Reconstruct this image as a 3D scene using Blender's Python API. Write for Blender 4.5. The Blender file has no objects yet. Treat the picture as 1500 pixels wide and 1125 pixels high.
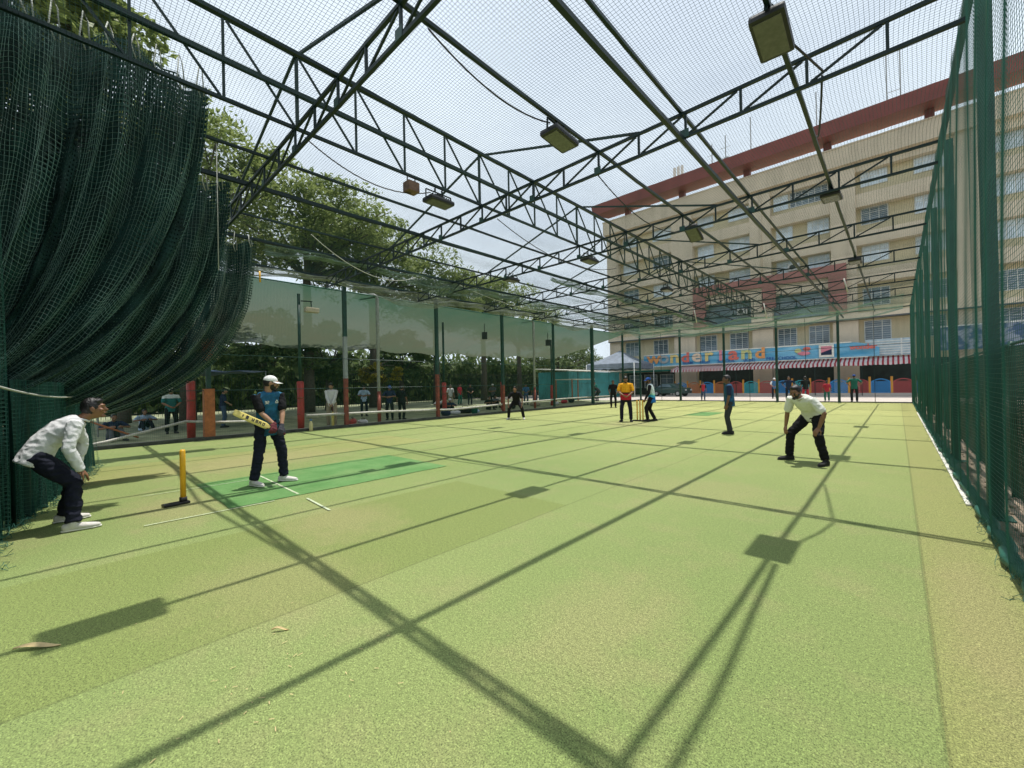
import bpy, bmesh, math, random
import numpy as np
from mathutils import Vector, Matrix, noise
random.seed(7); np.random.seed(7)
R = math.radians
V = Vector
scene = bpy.context.scene
COL = scene.collection

# ------------------------------------------------------------------ materials
def new_mat(name):
    m = bpy.data.materials.new(name); m.use_nodes = True
    nt = m.node_tree; nt.nodes.clear()
    out = nt.nodes.new('ShaderNodeOutputMaterial')
    return m, nt, out

class NB:
    """tiny node builder"""
    def __init__(s, nt): s.nt = nt
    def n(s, t, **kw):
        x = s.nt.nodes.new(t)
        for k, v in kw.items(): setattr(x, k, v)
        return x
    def l(s, a, b): s.nt.links.new(a, b)
    def setin(s, sock, v):
        if hasattr(v, 'is_output') or isinstance(v, bpy.types.NodeSocket): s.l(v, sock)
        else: sock.default_value = v
    def math(s, op, a, b=0.0, c=None, clamp=False):
        x = s.n('ShaderNodeMath', operation=op, use_clamp=clamp)
        s.setin(x.inputs[0], a); s.setin(x.inputs[1], b)
        if c is not None: s.setin(x.inputs[2], c)
        return x.outputs[0]
    def mix(s, f, a, b, blend='MIX'):
        x = s.n('ShaderNodeMix', data_type='RGBA', blend_type=blend)
        s.setin(x.inputs['Factor'], f)
        for k, v in ((6, a), (7, b)):
            if isinstance(v, (tuple, list)): x.inputs[k].default_value = (*v[:3], 1)
            else: s.l(v, x.inputs[k])
        return x.outputs[2]
    def noise(s, vec, scale, detail=3.0, rough=0.5):
        x = s.n('ShaderNodeTexNoise'); x.inputs['Scale'].default_value = scale
        x.inputs['Detail'].default_value = detail; x.inputs['Roughness'].default_value = rough
        if vec is not None: s.l(vec, x.inputs['Vector'])
        return x.outputs['Fac']
    def range(s, v, a, b, c=0.0, d=1.0):
        x = s.n('ShaderNodeMapRange'); s.setin(x.inputs[0], v)
        for i, q in enumerate((a, b, c, d)): x.inputs[i+1].default_value = q
        return x.outputs[0]
    def coord(s, which='Object'):
        return s.n('ShaderNodeTexCoord').outputs[which]
    def bsdf(s, col, rough=0.6, metal=0.0, bump=None, bstr=0.3, bdist=0.02, spec=None):
        x = s.n('ShaderNodeBsdfPrincipled')
        if isinstance(col, (tuple, list)): x.inputs['Base Color'].default_value = (*col[:3], 1)
        else: s.l(col, x.inputs['Base Color'])
        s.setin(x.inputs['Roughness'], rough); x.inputs['Metallic'].default_value = metal
        if spec is not None: x.inputs['Specular IOR Level'].default_value = spec
        if bump is not None:
            b = s.n('ShaderNodeBump'); b.inputs['Strength'].default_value = bstr; b.inputs['Distance'].default_value = bdist
            s.l(bump, b.inputs['Height']); s.l(b.outputs[0], x.inputs['Normal'])
        return x

def sh(c, k): return tuple(min(1, x*k) for x in c[:3])

def mat(name, col, rough=0.6, var=0.25, scale=6.0, bstr=0.0, bscale=40.0, metal=0.0, spec=None, col2=None, bdist=0.01):
    m, nt, out = new_mat(name); b = NB(nt); co = b.coord()
    f = b.noise(co, scale, 4.0, 0.6)
    f = b.range(f, 0.3, 0.7)
    c = b.mix(f, sh(col, 1-var), col2 if col2 else sh(col, 1+var))
    bump = b.noise(co, bscale, 3.0) if bstr else None
    p = b.bsdf(c, rough, metal, bump, bstr, bdist, spec)
    b.l(p.outputs[0], out.inputs[0]); return m

def mat_bands(name, bands, rough=0.85, soft=0.0, axis='Z'):
    """cloth with horizontal colour bands by height in the object's own frame: [(from_z, colour), ...]"""
    m, nt, out = new_mat(name); b = NB(nt)
    co = b.coord(); sp = b.n('ShaderNodeSeparateXYZ'); b.l(co, sp.inputs[0])
    z = sp.outputs[axis]
    z = b.math('ADD', z, b.math('MULTIPLY', b.math('SUBTRACT', b.noise(co, 9.0), 0.5), soft))
    c = None
    for zz, cc in bands:
        if c is None: c = b.mix(0.0, cc, cc)
        else: c = b.mix(b.math('GREATER_THAN', z, zz), c, cc)
    f = b.range(b.noise(co, 14.0), 0.3, 0.7, 0.8, 1.15)
    v = b.n('ShaderNodeVectorMath', operation='SCALE'); b.l(c, v.inputs[0]); b.l(f, v.inputs['Scale'])
    p = b.bsdf(v.outputs[0], rough, bump=b.noise(co, 18.0), bstr=0.35, bdist=0.02, spec=0.2)
    b.l(p.outputs[0], out.inputs[0]); return m

def cloth(name, col, rough=0.85, var=0.12):
    return mat(name, col, rough, var, 12.0, 0.4, 16.0, spec=0.2, bdist=0.02)

M = {}
M['steel'] = mat('green painted steel', (0.007, 0.026, 0.025), 0.45, 0.4, 3.0, 0.1, 60.0, col2=(0.010, 0.026, 0.025), spec=0.3)
M['steel_post'] = mat('green painted post', (0.010, 0.052, 0.040), 0.45, 0.4, 3.0, 0.1, 50.0)
M['red_paint'] = mat('faded red paint', (0.26, 0.055, 0.035), 0.6, 0.4, 7.0, 0.15, 40.0)
M['red_pad'] = mat('red vinyl padding', (0.40, 0.035, 0.03), 0.45, 0.25, 6.0, 0.3, 14.0)
M['orange_pad'] = mat('orange brown padding', (0.35, 0.11, 0.035), 0.5, 0.3, 8.0, 0.3, 14.0)
M['grey_pipe'] = mat('grey plastic pipe', (0.33, 0.35, 0.35), 0.45, 0.15, 6.0)
M['white_pipe'] = mat('white painted pipe', (0.50, 0.48, 0.42), 0.5, 0.25, 6.0)
M['roof_net'] = mat('dark green roof netting', (0.02, 0.07, 0.055), 0.7, 0.2, 2.0)
M['fence_net'] = mat('green fence netting', (0.020, 0.125, 0.09), 0.6, 0.2, 2.0)
M['curtain_cord'] = mat('green net cord', (0.15, 0.27, 0.225), 0.5, 0.6, 0.8)
M['black'] = mat('black metal', (0.012, 0.013, 0.013), 0.45, 0.3, 8.0)
M['dark_rubber'] = mat('dark rubber', (0.02, 0.02, 0.022), 0.7, 0.3, 8.0)
M['lens'] = mat('floodlight lens', (0.115, 0.115, 0.10), 0.25, 0.2, 14.0)
M['white_board'] = mat('white painted board', (0.72, 0.70, 0.62), 0.6, 0.12, 4.0)
def facade(name, col):
    m, nt, out = new_mat(name); b = NB(nt); co = b.coord(); mp = b.n('ShaderNodeMapping'); b.l(co, mp.inputs[0]); mp.inputs['Scale'].default_value = (1.6, 1.6, 0.10)
    c = b.mix(b.range(b.noise(co, 0.3, 5, 0.6), 0.3, 0.7), sh(col, 0.88), sh(col, 1.08))
    c = b.mix(b.range(b.noise(mp.outputs[0], 1.0, 5, 0.65), 0.50, 0.80, 0, 0.55), c, sh(col, 0.62))
    p = b.bsdf(c, 0.88, bump=b.noise(co, 25.0), bstr=0.15); b.l(p.outputs[0], out.inputs[0]); return m
M['beige'] = facade('beige facade paint', (0.64, 0.55, 0.42)); M['beige_in'] = facade('recessed wall paint', (0.61, 0.53, 0.35)); M['beige_low'] = facade('lower wall paint', (0.61, 0.52, 0.40))  # beiges lifted and greyed to carry haze and glare
M['brick_red'] = mat('red roof paint', (0.20, 0.05, 0.045), 0.6, 0.2, 0.4)
M['facade_red'] = mat('red facade paint', (0.36, 0.15, 0.135), 0.7, 0.2, 0.5)  # red paled in its colour for the haze over the facade
M['frame_white'] = mat('white window frame', (0.62, 0.64, 0.62), 0.5, 0.1, 4.0)
M['glass'] = mat('window glass', (0.10, 0.15, 0.19), 0.06, 0.5, 0.7, spec=0.8)
M['blind_sky'] = mat('window glass with pale blinds and painted sky', (0.60, 0.70, 0.78), 0.12, 0.25, 1.2, spec=0.7)  # pale blue also paints the sky reflected in the panes
M['inner_shade'] = mat('painted interior shade', (0.018, 0.022, 0.02), 0.8, 0.5, 1.2)  # near-black standing in for the shade behind open shop fronts
M['ac'] = mat('air conditioner casing', (0.6, 0.6, 0.57), 0.5, 0.08, 5.0)
M['teal_sheet'] = mat('teal corrugated sheet', (0.03, 0.20, 0.21), 0.5, 0.25, 1.0)
M['blue_tarp'] = mat('dark blue tarpaulin', (0.02, 0.05, 0.12), 0.5, 0.3, 3.0)
M['tent'] = mat('pale tent cloth', (0.16, 0.19, 0.24), 0.7, 0.25, 2.0)
M['bark'] = mat('tree bark', (0.075, 0.06, 0.045), 0.9, 0.4, 9.0, 0.6, 18.0)
M['yellow_plastic'] = mat('yellow plastic', (0.80, 0.42, 0.02), 0.35, 0.08, 6.0)
M['orange_wood'] = mat('orange painted wood', (0.75, 0.33, 0.04), 0.4, 0.15, 10.0)
M['pale_cord'] = mat('pale weathered net cord', (0.30, 0.34, 0.28), 0.8, 0.3, 2.0)
M['mid_cord'] = mat('faded green net cord', (0.17, 0.25, 0.20), 0.8, 0.3, 2.0)
M['rope'] = mat('pale rope', (0.42, 0.43, 0.38), 0.9, 0.2, 20.0)
M['cable'] = mat('black cable', (0.015, 0.017, 0.018), 0.6, 0.2, 8.0)
M['white_cable'] = mat('white cable', (0.55, 0.55, 0.5), 0.6, 0.2, 8.0)
M['paint_line'] = mat('worn white line', (0.46, 0.52, 0.34), 0.8, 0.35, 22.0)
M['kerb'] = mat('dark kerb', (0.06, 0.065, 0.055), 0.9, 0.4, 5.0, 0.3, 30.0)
M['soil'] = mat('rubble and dry soil', (0.23, 0.17, 0.12), 0.95, 0.5, 9.0, 0.8, 25.0, bdist=0.04)
M['skin_a'] = mat('brown skin', (0.24, 0.115, 0.062), 0.5, 0.12, 14.0)
M['skin_b'] = mat('light brown skin', (0.40, 0.22, 0.135), 0.5, 0.10, 14.0)
M['skin_c'] = mat('dark brown skin', (0.15, 0.07, 0.04), 0.5, 0.12, 14.0)
M['eye_white'] = mat('eye white', (0.65, 0.62, 0.58), 0.3, 0.03, 5.0)
M['eye_dark'] = mat('eye and brow dark', (0.012, 0.009, 0.008), 0.35, 0.1, 5.0)
M['lip'] = mat('lip', (0.22, 0.08, 0.065), 0.5, 0.1, 20.0)
M['hair'] = mat('black hair', (0.010, 0.008, 0.008), 0.42, 0.5, 60.0, 0.6, 90.0)
M['white_cap'] = cloth('white cap cloth', (0.72, 0.72, 0.70))
M['blue_cap'] = cloth('blue cap cloth', (0.03, 0.09, 0.32))
M['black_cloth'] = cloth('black cloth', (0.011, 0.011, 0.013))
M['navy_trouser'] = cloth('dark navy trouser cloth', (0.012, 0.014, 0.026))
M['white_shirt'] = cloth('white shirt cloth', (0.66, 0.66, 0.66), var=0.05)
M['white_tee'] = cloth('warm white shirt cloth', (0.70, 0.70, 0.62), var=0.05)
M['teal_vest'] = mat('blue teal vest cloth', (0.012, 0.085, 0.16), 0.7, 0.35, 7.0, 0.4, 14.0, spec=0.25, bdist=0.02, col2=(0.022, 0.15, 0.27))
M['navy_vest'] = mat('navy blue vest cloth', (0.012, 0.065, 0.13), 0.7, 0.35, 7.0, 0.4, 14.0, spec=0.25, bdist=0.02, col2=(0.02, 0.11, 0.22))
M['khaki'] = cloth('khaki cloth', (0.33, 0.28, 0.20))
M['jeans'] = cloth('blue denim', (0.06, 0.09, 0.15))
M['grey_cloth'] = cloth('grey cloth', (0.10, 0.11, 0.12))
M['charcoal'] = cloth('charcoal cloth', (0.035, 0.04, 0.045))
M['red_cloth'] = cloth('red cloth', (0.45, 0.03, 0.05))
M['green_cloth'] = cloth('dark green cloth', (0.02, 0.14, 0.10))
M['blue_cloth'] = cloth('blue cloth', (0.06, 0.16, 0.32))
M['pale_blue_cloth'] = cloth('pale blue cloth', (0.40, 0.52, 0.66))
M['navy_cloth'] = cloth('navy cloth', (0.02, 0.03, 0.07))
M['shoe_white'] = cloth('pale shoe leather', (0.62, 0.59, 0.54))
M['shoe_dark'] = cloth('dark shoe leather', (0.03, 0.03, 0.03))
M['glove_red'] = cloth('red glove', (0.12, 0.03, 0.035))
M['glove_dark'] = cloth('dark glove', (0.05, 0.05, 0.06))
M['umpire_shirt'] = mat_bands('yellow black and red shirt', [(0, (0.012, 0.012, 0.012)), (0.93, (0.48, 0.025, 0.04)), (1.19, (0.02, 0.015, 0.015)), (1.25, (0.78, 0.36, 0.02))], soft=0.03)
M['runner_shirt'] = mat_bands('white green and blue shirt', [(0, (0.02, 0.14, 0.42)), (1.02, (0.06, 0.36, 0.55)), (1.12, (0.34, 0.62, 0.42)), (1.18, (0.58, 0.66, 0.66))], soft=0.12)
M['teal_white_shirt'] = mat_bands('teal shirt with white shoulders', [(0, (0.03, 0.16, 0.15)), (1.42, (0.62, 0.66, 0.64))], soft=0.02)

# ------------------------------------------------------------------ geometry helpers
class MB:
    def __init__(s): s.v = []; s.f = []; s.mi = []; s.cur = 0
    def add(s, vs, fs):
        o = len(s.v); s.v += [tuple(x) for x in vs]; s.f += [tuple(i+o for i in f) for f in fs]; s.mi += [s.cur]*len(fs)
    def box(s, lo, hi):
        x0, y0, z0 = lo; x1, y1, z1 = hi
        s.add([(x0,y0,z0),(x1,y0,z0),(x1,y1,z0),(x0,y1,z0),(x0,y0,z1),(x1,y0,z1),(x1,y1,z1),(x0,y1,z1)],
              [(0,3,2,1),(4,5,6,7),(0,1,5,4),(1,2,6,5),(2,3,7,6),(3,0,4,7)])
    def bar(s, a, b, w, h=None, up=(0,0,1)):
        """rectangular bar from a to b"""
        a, b = V(a), V(b); h = h or w; d = (b-a).normalized(); up = V(up)
        if abs(d.dot(up)) > 0.95: up = V((0,1,0)) if abs(d.y) < 0.9 else V((1,0,0))
        x = d.cross(up).normalized()*w/2; y = x.cross(d).normalized()*h/2
        vs = [p+sx*x+sy*y for p in (a, b) for sx, sy in ((-1,-1),(1,-1),(1,1),(-1,1))]
        s.add(vs, [(0,1,2,3),(7,6,5,4),(0,4,5,1),(1,5,6,2),(2,6,7,3),(3,7,4,0)])
    def tube(s, pts, r, n=8, caps=True):
        pts = [V(p) for p in pts]; k = len(pts)
        rr = r if isinstance(r, (list, tuple)) else [r]*k
        t0 = (pts[1]-pts[0]).normalized()
        ref = V((0,0,1)) if abs(t0.z) < 0.9 else V((1,0,0))
        vs = []
        for i, p in enumerate(pts):
            t = (pts[min(i+1,k-1)]-pts[max(i-1,0)]).normalized()
            x = t.cross(ref)
            if x.length < 1e-4: x = t.cross(V((0.3,1,0.2)))
            x.normalize(); y = x.cross(t)
            ref = y if abs(y.dot(t)) < 0.5 else ref
            for j in range(n):
                a = 2*math.pi*j/n; vs.append(p+(x*math.cos(a)+y*math.sin(a))*rr[i])
        fs = [(i*n+j, i*n+(j+1)%n, (i+1)*n+(j+1)%n, (i+1)*n+j) for i in range(k-1) for j in range(n)]
        if caps: fs += [tuple(range(n))[::-1], tuple((k-1)*n+j for j in range(n))]
        s.add(vs, fs)
    def loft(s, pts, radii, xref=(1,0,0), n=14, rnd=True):
        """closed loft with elliptical rings; radii = r or (rx, ry)"""
        pts = [V(p) for p in pts]; radii = [(q, q) if not isinstance(q, (tuple, list)) else q for q in radii]
        if rnd:
            t0 = (pts[0]-pts[1]).normalized(); t1 = (pts[-1]-pts[-2]).normalized()
            r0 = min(radii[0]); r1 = min(radii[-1])
            pts = [pts[0]+t0*r0*0.75, pts[0]+t0*r0*0.45]+pts+[pts[-1]+t1*r1*0.45, pts[-1]+t1*r1*0.75]
            radii = [tuple(q*0.45 for q in radii[0]), tuple(q*0.85 for q in radii[0])]+radii+[tuple(q*0.85 for q in radii[-1]), tuple(q*0.45 for q in radii[-1])]
        k = len(pts); vs = []; xref = V(xref)
        for i, p in enumerate(pts):
            t = (pts[min(i+1,k-1)]-pts[max(i-1,0)]).normalized()
            x = xref - t*xref.dot(t)
            if x.length < 0.15:
                alt = V((0,1,0)) if abs(t.y) < 0.8 else V((0,0,1)); x = alt - t*alt.dot(t)
            x.normalize(); y = t.cross(x)
            for j in range(n):
                a = 2*math.pi*j/n; vs.append(p+x*math.cos(a)*radii[i][0]+y*math.sin(a)*radii[i][1])
        fs = [(i*n+j, i*n+(j+1)%n, (i+1)*n+(j+1)%n, (i+1)*n+j) for i in range(k-1) for j in range(n)]
        fs += [tuple(range(n))[::-1], tuple((k-1)*n+j for j in range(n))]
        s.add(vs, fs)
    def ball(s, c, r, m=None, nu=14, nv=9, fn=None):
        """ellipsoid; m = 3x3 orientation; fn = shape function on the unit direction"""
        c = V(c); r = r if isinstance(r, (tuple, list)) else (r, r, r); m = m or Matrix.Identity(3)
        vs = []
        for i in range(nv+1):
            th = math.pi*i/nv
            for j in range(nu):
                ph = 2*math.pi*j/nu
                d = V((math.sin(th)*math.cos(ph), math.sin(th)*math.sin(ph), math.cos(th)))
                p = V((d.x*r[0], d.y*r[1], d.z*r[2]))
                if fn: p = fn(p)
                vs.append(c + m @ p)
        fs = []
        for i in range(nv):
            for j in range(nu):
                a, b2, c2, d2 = i*nu+j, i*nu+(j+1)%nu, (i+1)*nu+(j+1)%nu, (i+1)*nu+j
                if i == 0: fs.append((a, d2, c2))
                elif i == nv-1: fs.append((a, d2, b2))
                else: fs.append((a, d2, c2, b2))
        # weld poles
        s.add(vs, fs)
    def build(s, name, material, parent=None, smooth=False, bevel=0.0):
        me = bpy.data.meshes.new(name); me.from_pydata(s.v, [], s.f)
        mats = material if isinstance(material, (list, tuple)) else [material]
        for m in mats: me.materials.append(m)
        if len(mats) > 1: me.polygons.foreach_set('material_index', s.mi)
        if bevel:
            bm = bmesh.new(); bm.from_mesh(me)
            bmesh.ops.bevel(bm, geom=list(bm.edges), offset=bevel, segments=2, affect='EDGES', profile=0.7)
            bm.to_mesh(me); bm.free()
        if smooth: me.polygons.foreach_set('use_smooth', [True]*len(me.polygons))
        me.update()
        o = bpy.data.objects.new(name, me); COL.objects.link(o)
        if parent: o.parent = parent
        return o

def tag(o, label=None, cat=None, group=None, kind=None):
    if label: o['label'] = label
    if cat: o['category'] = cat
    if group: o['group'] = group
    if kind: o['kind'] = kind
    return o

def thing(name, label, cat, loc=(0,0,0), rz=0.0, group=None):
    o = bpy.data.objects.new(name, None); COL.objects.link(o)
    o.location = loc; o.rotation_euler = (0, 0, rz); o.empty_display_size = 0.2
    return tag(o, label, cat, group)

def dup(root, loc, rz=0.0, label=None, group=None):
    r = root.copy(); COL.objects.link(r); r.location = loc; r.rotation_euler = (0, 0, rz)
    if label: r['label'] = label
    if group: r['group'] = group
    for ch in list(root.children):
        c = ch.copy(); COL.objects.link(c); c.parent = r
        for g in list(ch.children):
            d = g.copy(); COL.objects.link(d); d.parent = c
    return r

def mesh_np(name, verts, quads, material, parent=None, smooth=False, uv=None):
    me = bpy.data.meshes.new(name)
    nv, nf = len(verts), len(quads)
    me.vertices.add(nv); me.vertices.foreach_set('co', np.ascontiguousarray(verts, dtype=np.float32).ravel())
    me.loops.add(nf*4); me.loops.foreach_set('vertex_index', np.ascontiguousarray(quads, dtype=np.int32).ravel())
    me.polygons.add(nf); me.polygons.foreach_set('loop_start', np.arange(0, nf*4, 4, dtype=np.int32))
    if smooth: me.polygons.foreach_set('use_smooth', np.ones(nf, dtype=bool))
    if uv is not None:
        l = me.uv_layers.new(name='UVMap'); l.data.foreach_set('uv', np.ascontiguousarray(uv[quads.ravel()], dtype=np.float32).ravel())
    me.materials.append(material); me.update(calc_edges=True); me.validate()
    o = bpy.data.objects.new(name, me); COL.objects.link(o)
    if parent: o.parent = parent
    return o

def strands(name, polys, r, material, parent=None):
    """thin three-sided cords along polylines (list of n x 3 arrays)"""
    vs, qs, off = [], [], 0
    ang = np.array([0.3, 0.3+2*math.pi/3, 0.3+4*math.pi/3])
    for p in polys:
        n = len(p); t = np.gradient(p, axis=0); t /= np.linalg.norm(t, axis=1, keepdims=True)+1e-12
        ref = np.array([0.0, 0, 1.0]) if abs(t[:, 2]).mean() < 0.8 else np.array([1.0, 0, 0])
        x = np.cross(t, ref); x /= np.linalg.norm(x, axis=1, keepdims=True)+1e-12
        y = np.cross(x, t)
        ring = p[:, None, :] + r*(x[:, None, :]*np.cos(ang)[None, :, None] + y[:, None, :]*np.sin(ang)[None, :, None])
        vs.append(ring.reshape(-1, 3))
        i = np.arange(n-1)[:, None]*3; j = np.arange(3)[None, :]; j2 = (j+1) % 3
        q = np.stack([i+j, i+j2, i+3+j2, i+3+j], axis=-1).reshape(-1, 4)+off
        qs.append(q); off += n*3
    return mesh_np(name, np.concatenate(vs), np.concatenate(qs), material, parent)

def net(name, fn, lu, lv, step, r, material, parent=None, seg=0.6, jit=0.004):
    """square-mesh net of real cords over a surface fn(u array, v array) -> n x 3"""
    polys = []
    nu = max(2, int(lu/seg)+1); nv = max(2, int(lv/seg)+1)
    for v in np.arange(0, lv+1e-6, step):
        u = np.linspace(0, lu, nu); polys.append(fn(u, np.full(nu, v)+np.random.uniform(-jit, jit, nu)))
    for u in np.arange(0, lu+1e-6, step):
        v = np.linspace(0, lv, nv); polys.append(fn(np.full(nv, u)+np.random.uniform(-jit, jit, nv), v))
    return strands(name, polys, r, material, parent)

# ------------------------------------------------------------------ people
def remesh(mb, voxel, smooth_it=3, wrinkle=0.0, wfreq=9.0, seed=0.0, stretch=(1, 1, 1)):
    me = bpy.data.meshes.new('tmp'); me.from_pydata(mb.v, [], mb.f); me.update()
    bm = bmesh.new(); bm.from_mesh(me); bmesh.ops.remove_doubles(bm, verts=bm.verts, dist=1e-5)
    bmesh.ops.recalc_face_normals(bm, faces=bm.faces); bm.to_mesh(me); bm.free()
    o = bpy.data.objects.new('tmp', me); COL.objects.link(o)
    m = o.modifiers.new('r', 'REMESH'); m.mode = 'VOXEL'; m.voxel_size = voxel
    s = o.modifiers.new('s', 'SMOOTH'); s.factor = 0.5; s.iterations = smooth_it
    dg = bpy.context.evaluated_depsgraph_get()
    out = bpy.data.meshes.new_from_object(o.evaluated_get(dg))
    bpy.data.objects.remove(o); bpy.data.meshes.remove(me)
    if wrinkle:
        nv = len(out.vertices); off = V((seed, seed*1.7, seed*0.3))
        norm = [v.normal.copy() for v in out.vertices]
        for v, nn in zip(out.vertices, norm):
            q = V((v.co.x*wfreq*stretch[0], v.co.y*wfreq*stretch[1], v.co.z*wfreq*stretch[2]))+off
            d = noise.noise(q)*0.65 + noise.noise(q*2.3)*0.35
            d = (1-abs(d)*2.2)
            v.co += nn*wrinkle*(d-0.4)
    out.polygons.foreach_set('use_smooth', [True]*len(out.polygons)); out.update()
    return out

def put(name, me, material, parent):
    me.materials.clear(); me.name = name
    for m in (material if isinstance(material, (list, tuple)) else [material]): me.materials.append(m)
    o = bpy.data.objects.new(name, me); COL.objects.link(o); o.parent = parent; return o

def ik(a, b, l1, l2, pole):
    a, b, pole = V(a), V(b), V(pole); d = b-a; L = d.length
    if L > (l1+l2)*0.995: b = a+d.normalized()*(l1+l2)*0.995; d = b-a; L = d.length
    x = (l1*l1-l2*l2+L*L)/(2*L); h = math.sqrt(max(1e-6, l1*l1-x*x)); u = d.normalized()
    p = pole - u*pole.dot(u); p.normalize()
    return a+u*x+p*h, b

def hand(mb, wrist, fdir, pn, side, curl=0.5, spread=0.10, s=1.0, fr=0.0085):
    """palm, four bent fingers, thumb. fdir = finger direction, pn = palm normal (the way the palm faces)"""
    wrist, f = V(wrist), V(fdir).normalized(); pn = V(pn); pn = (pn-f*pn.dot(f)).normalized()
    x = f.cross(pn)*side; x.normalize()      # towards the thumb
    mb.loft([wrist-f*0.01*s, wrist+f*0.03*s, wrist+f*0.075*s, wrist+f*0.098*s], [(0.026*s, 0.019*s), (0.036*s, 0.018*s), (0.043*s, 0.015*s), (0.040*s, 0.012*s)], xref=x, n=10)
    for k, (off, ln) in enumerate(((0.031, 0.074), (0.010, 0.082), (-0.011, 0.077), (-0.031, 0.060))):
        p = wrist+f*0.088*s+x*off*s; d = (f+x*off*spread*10).normalized()
        c = curl*(0.85+0.12*k); pts = [p]
        for j, part in enumerate((0.44, 0.31, 0.25)):
            a = c*(0.55+0.5*j); dd = (d*math.cos(a)+pn*math.sin(a))
            p = p+dd*ln*part*s; pts.append(p)
        mb.loft(pts, [fr*1.1*s, fr*1.05*s, fr*0.95*s, fr*0.8*s], xref=x, n=8)
    p = wrist+f*0.025*s+x*0.026*s
    d1 = (f*0.55+x*0.75+pn*0.35).normalized(); d2 = (f*0.85+x*0.25+pn*0.5).normalized()
    mb.loft([p, p+d1*0.042*s, p+d1*0.042*s+d2*0.034*s, p+d1*0.042*s+d2*0.058*s], [0.014*s, 0.0115*s, 0.010*s, 0.008*s], xref=f, n=8)

def rotx(a): return Matrix.Rotation(a, 3, 'X')
def rotz(a): return Matrix.Rotation(a, 3, 'Z')

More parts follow.
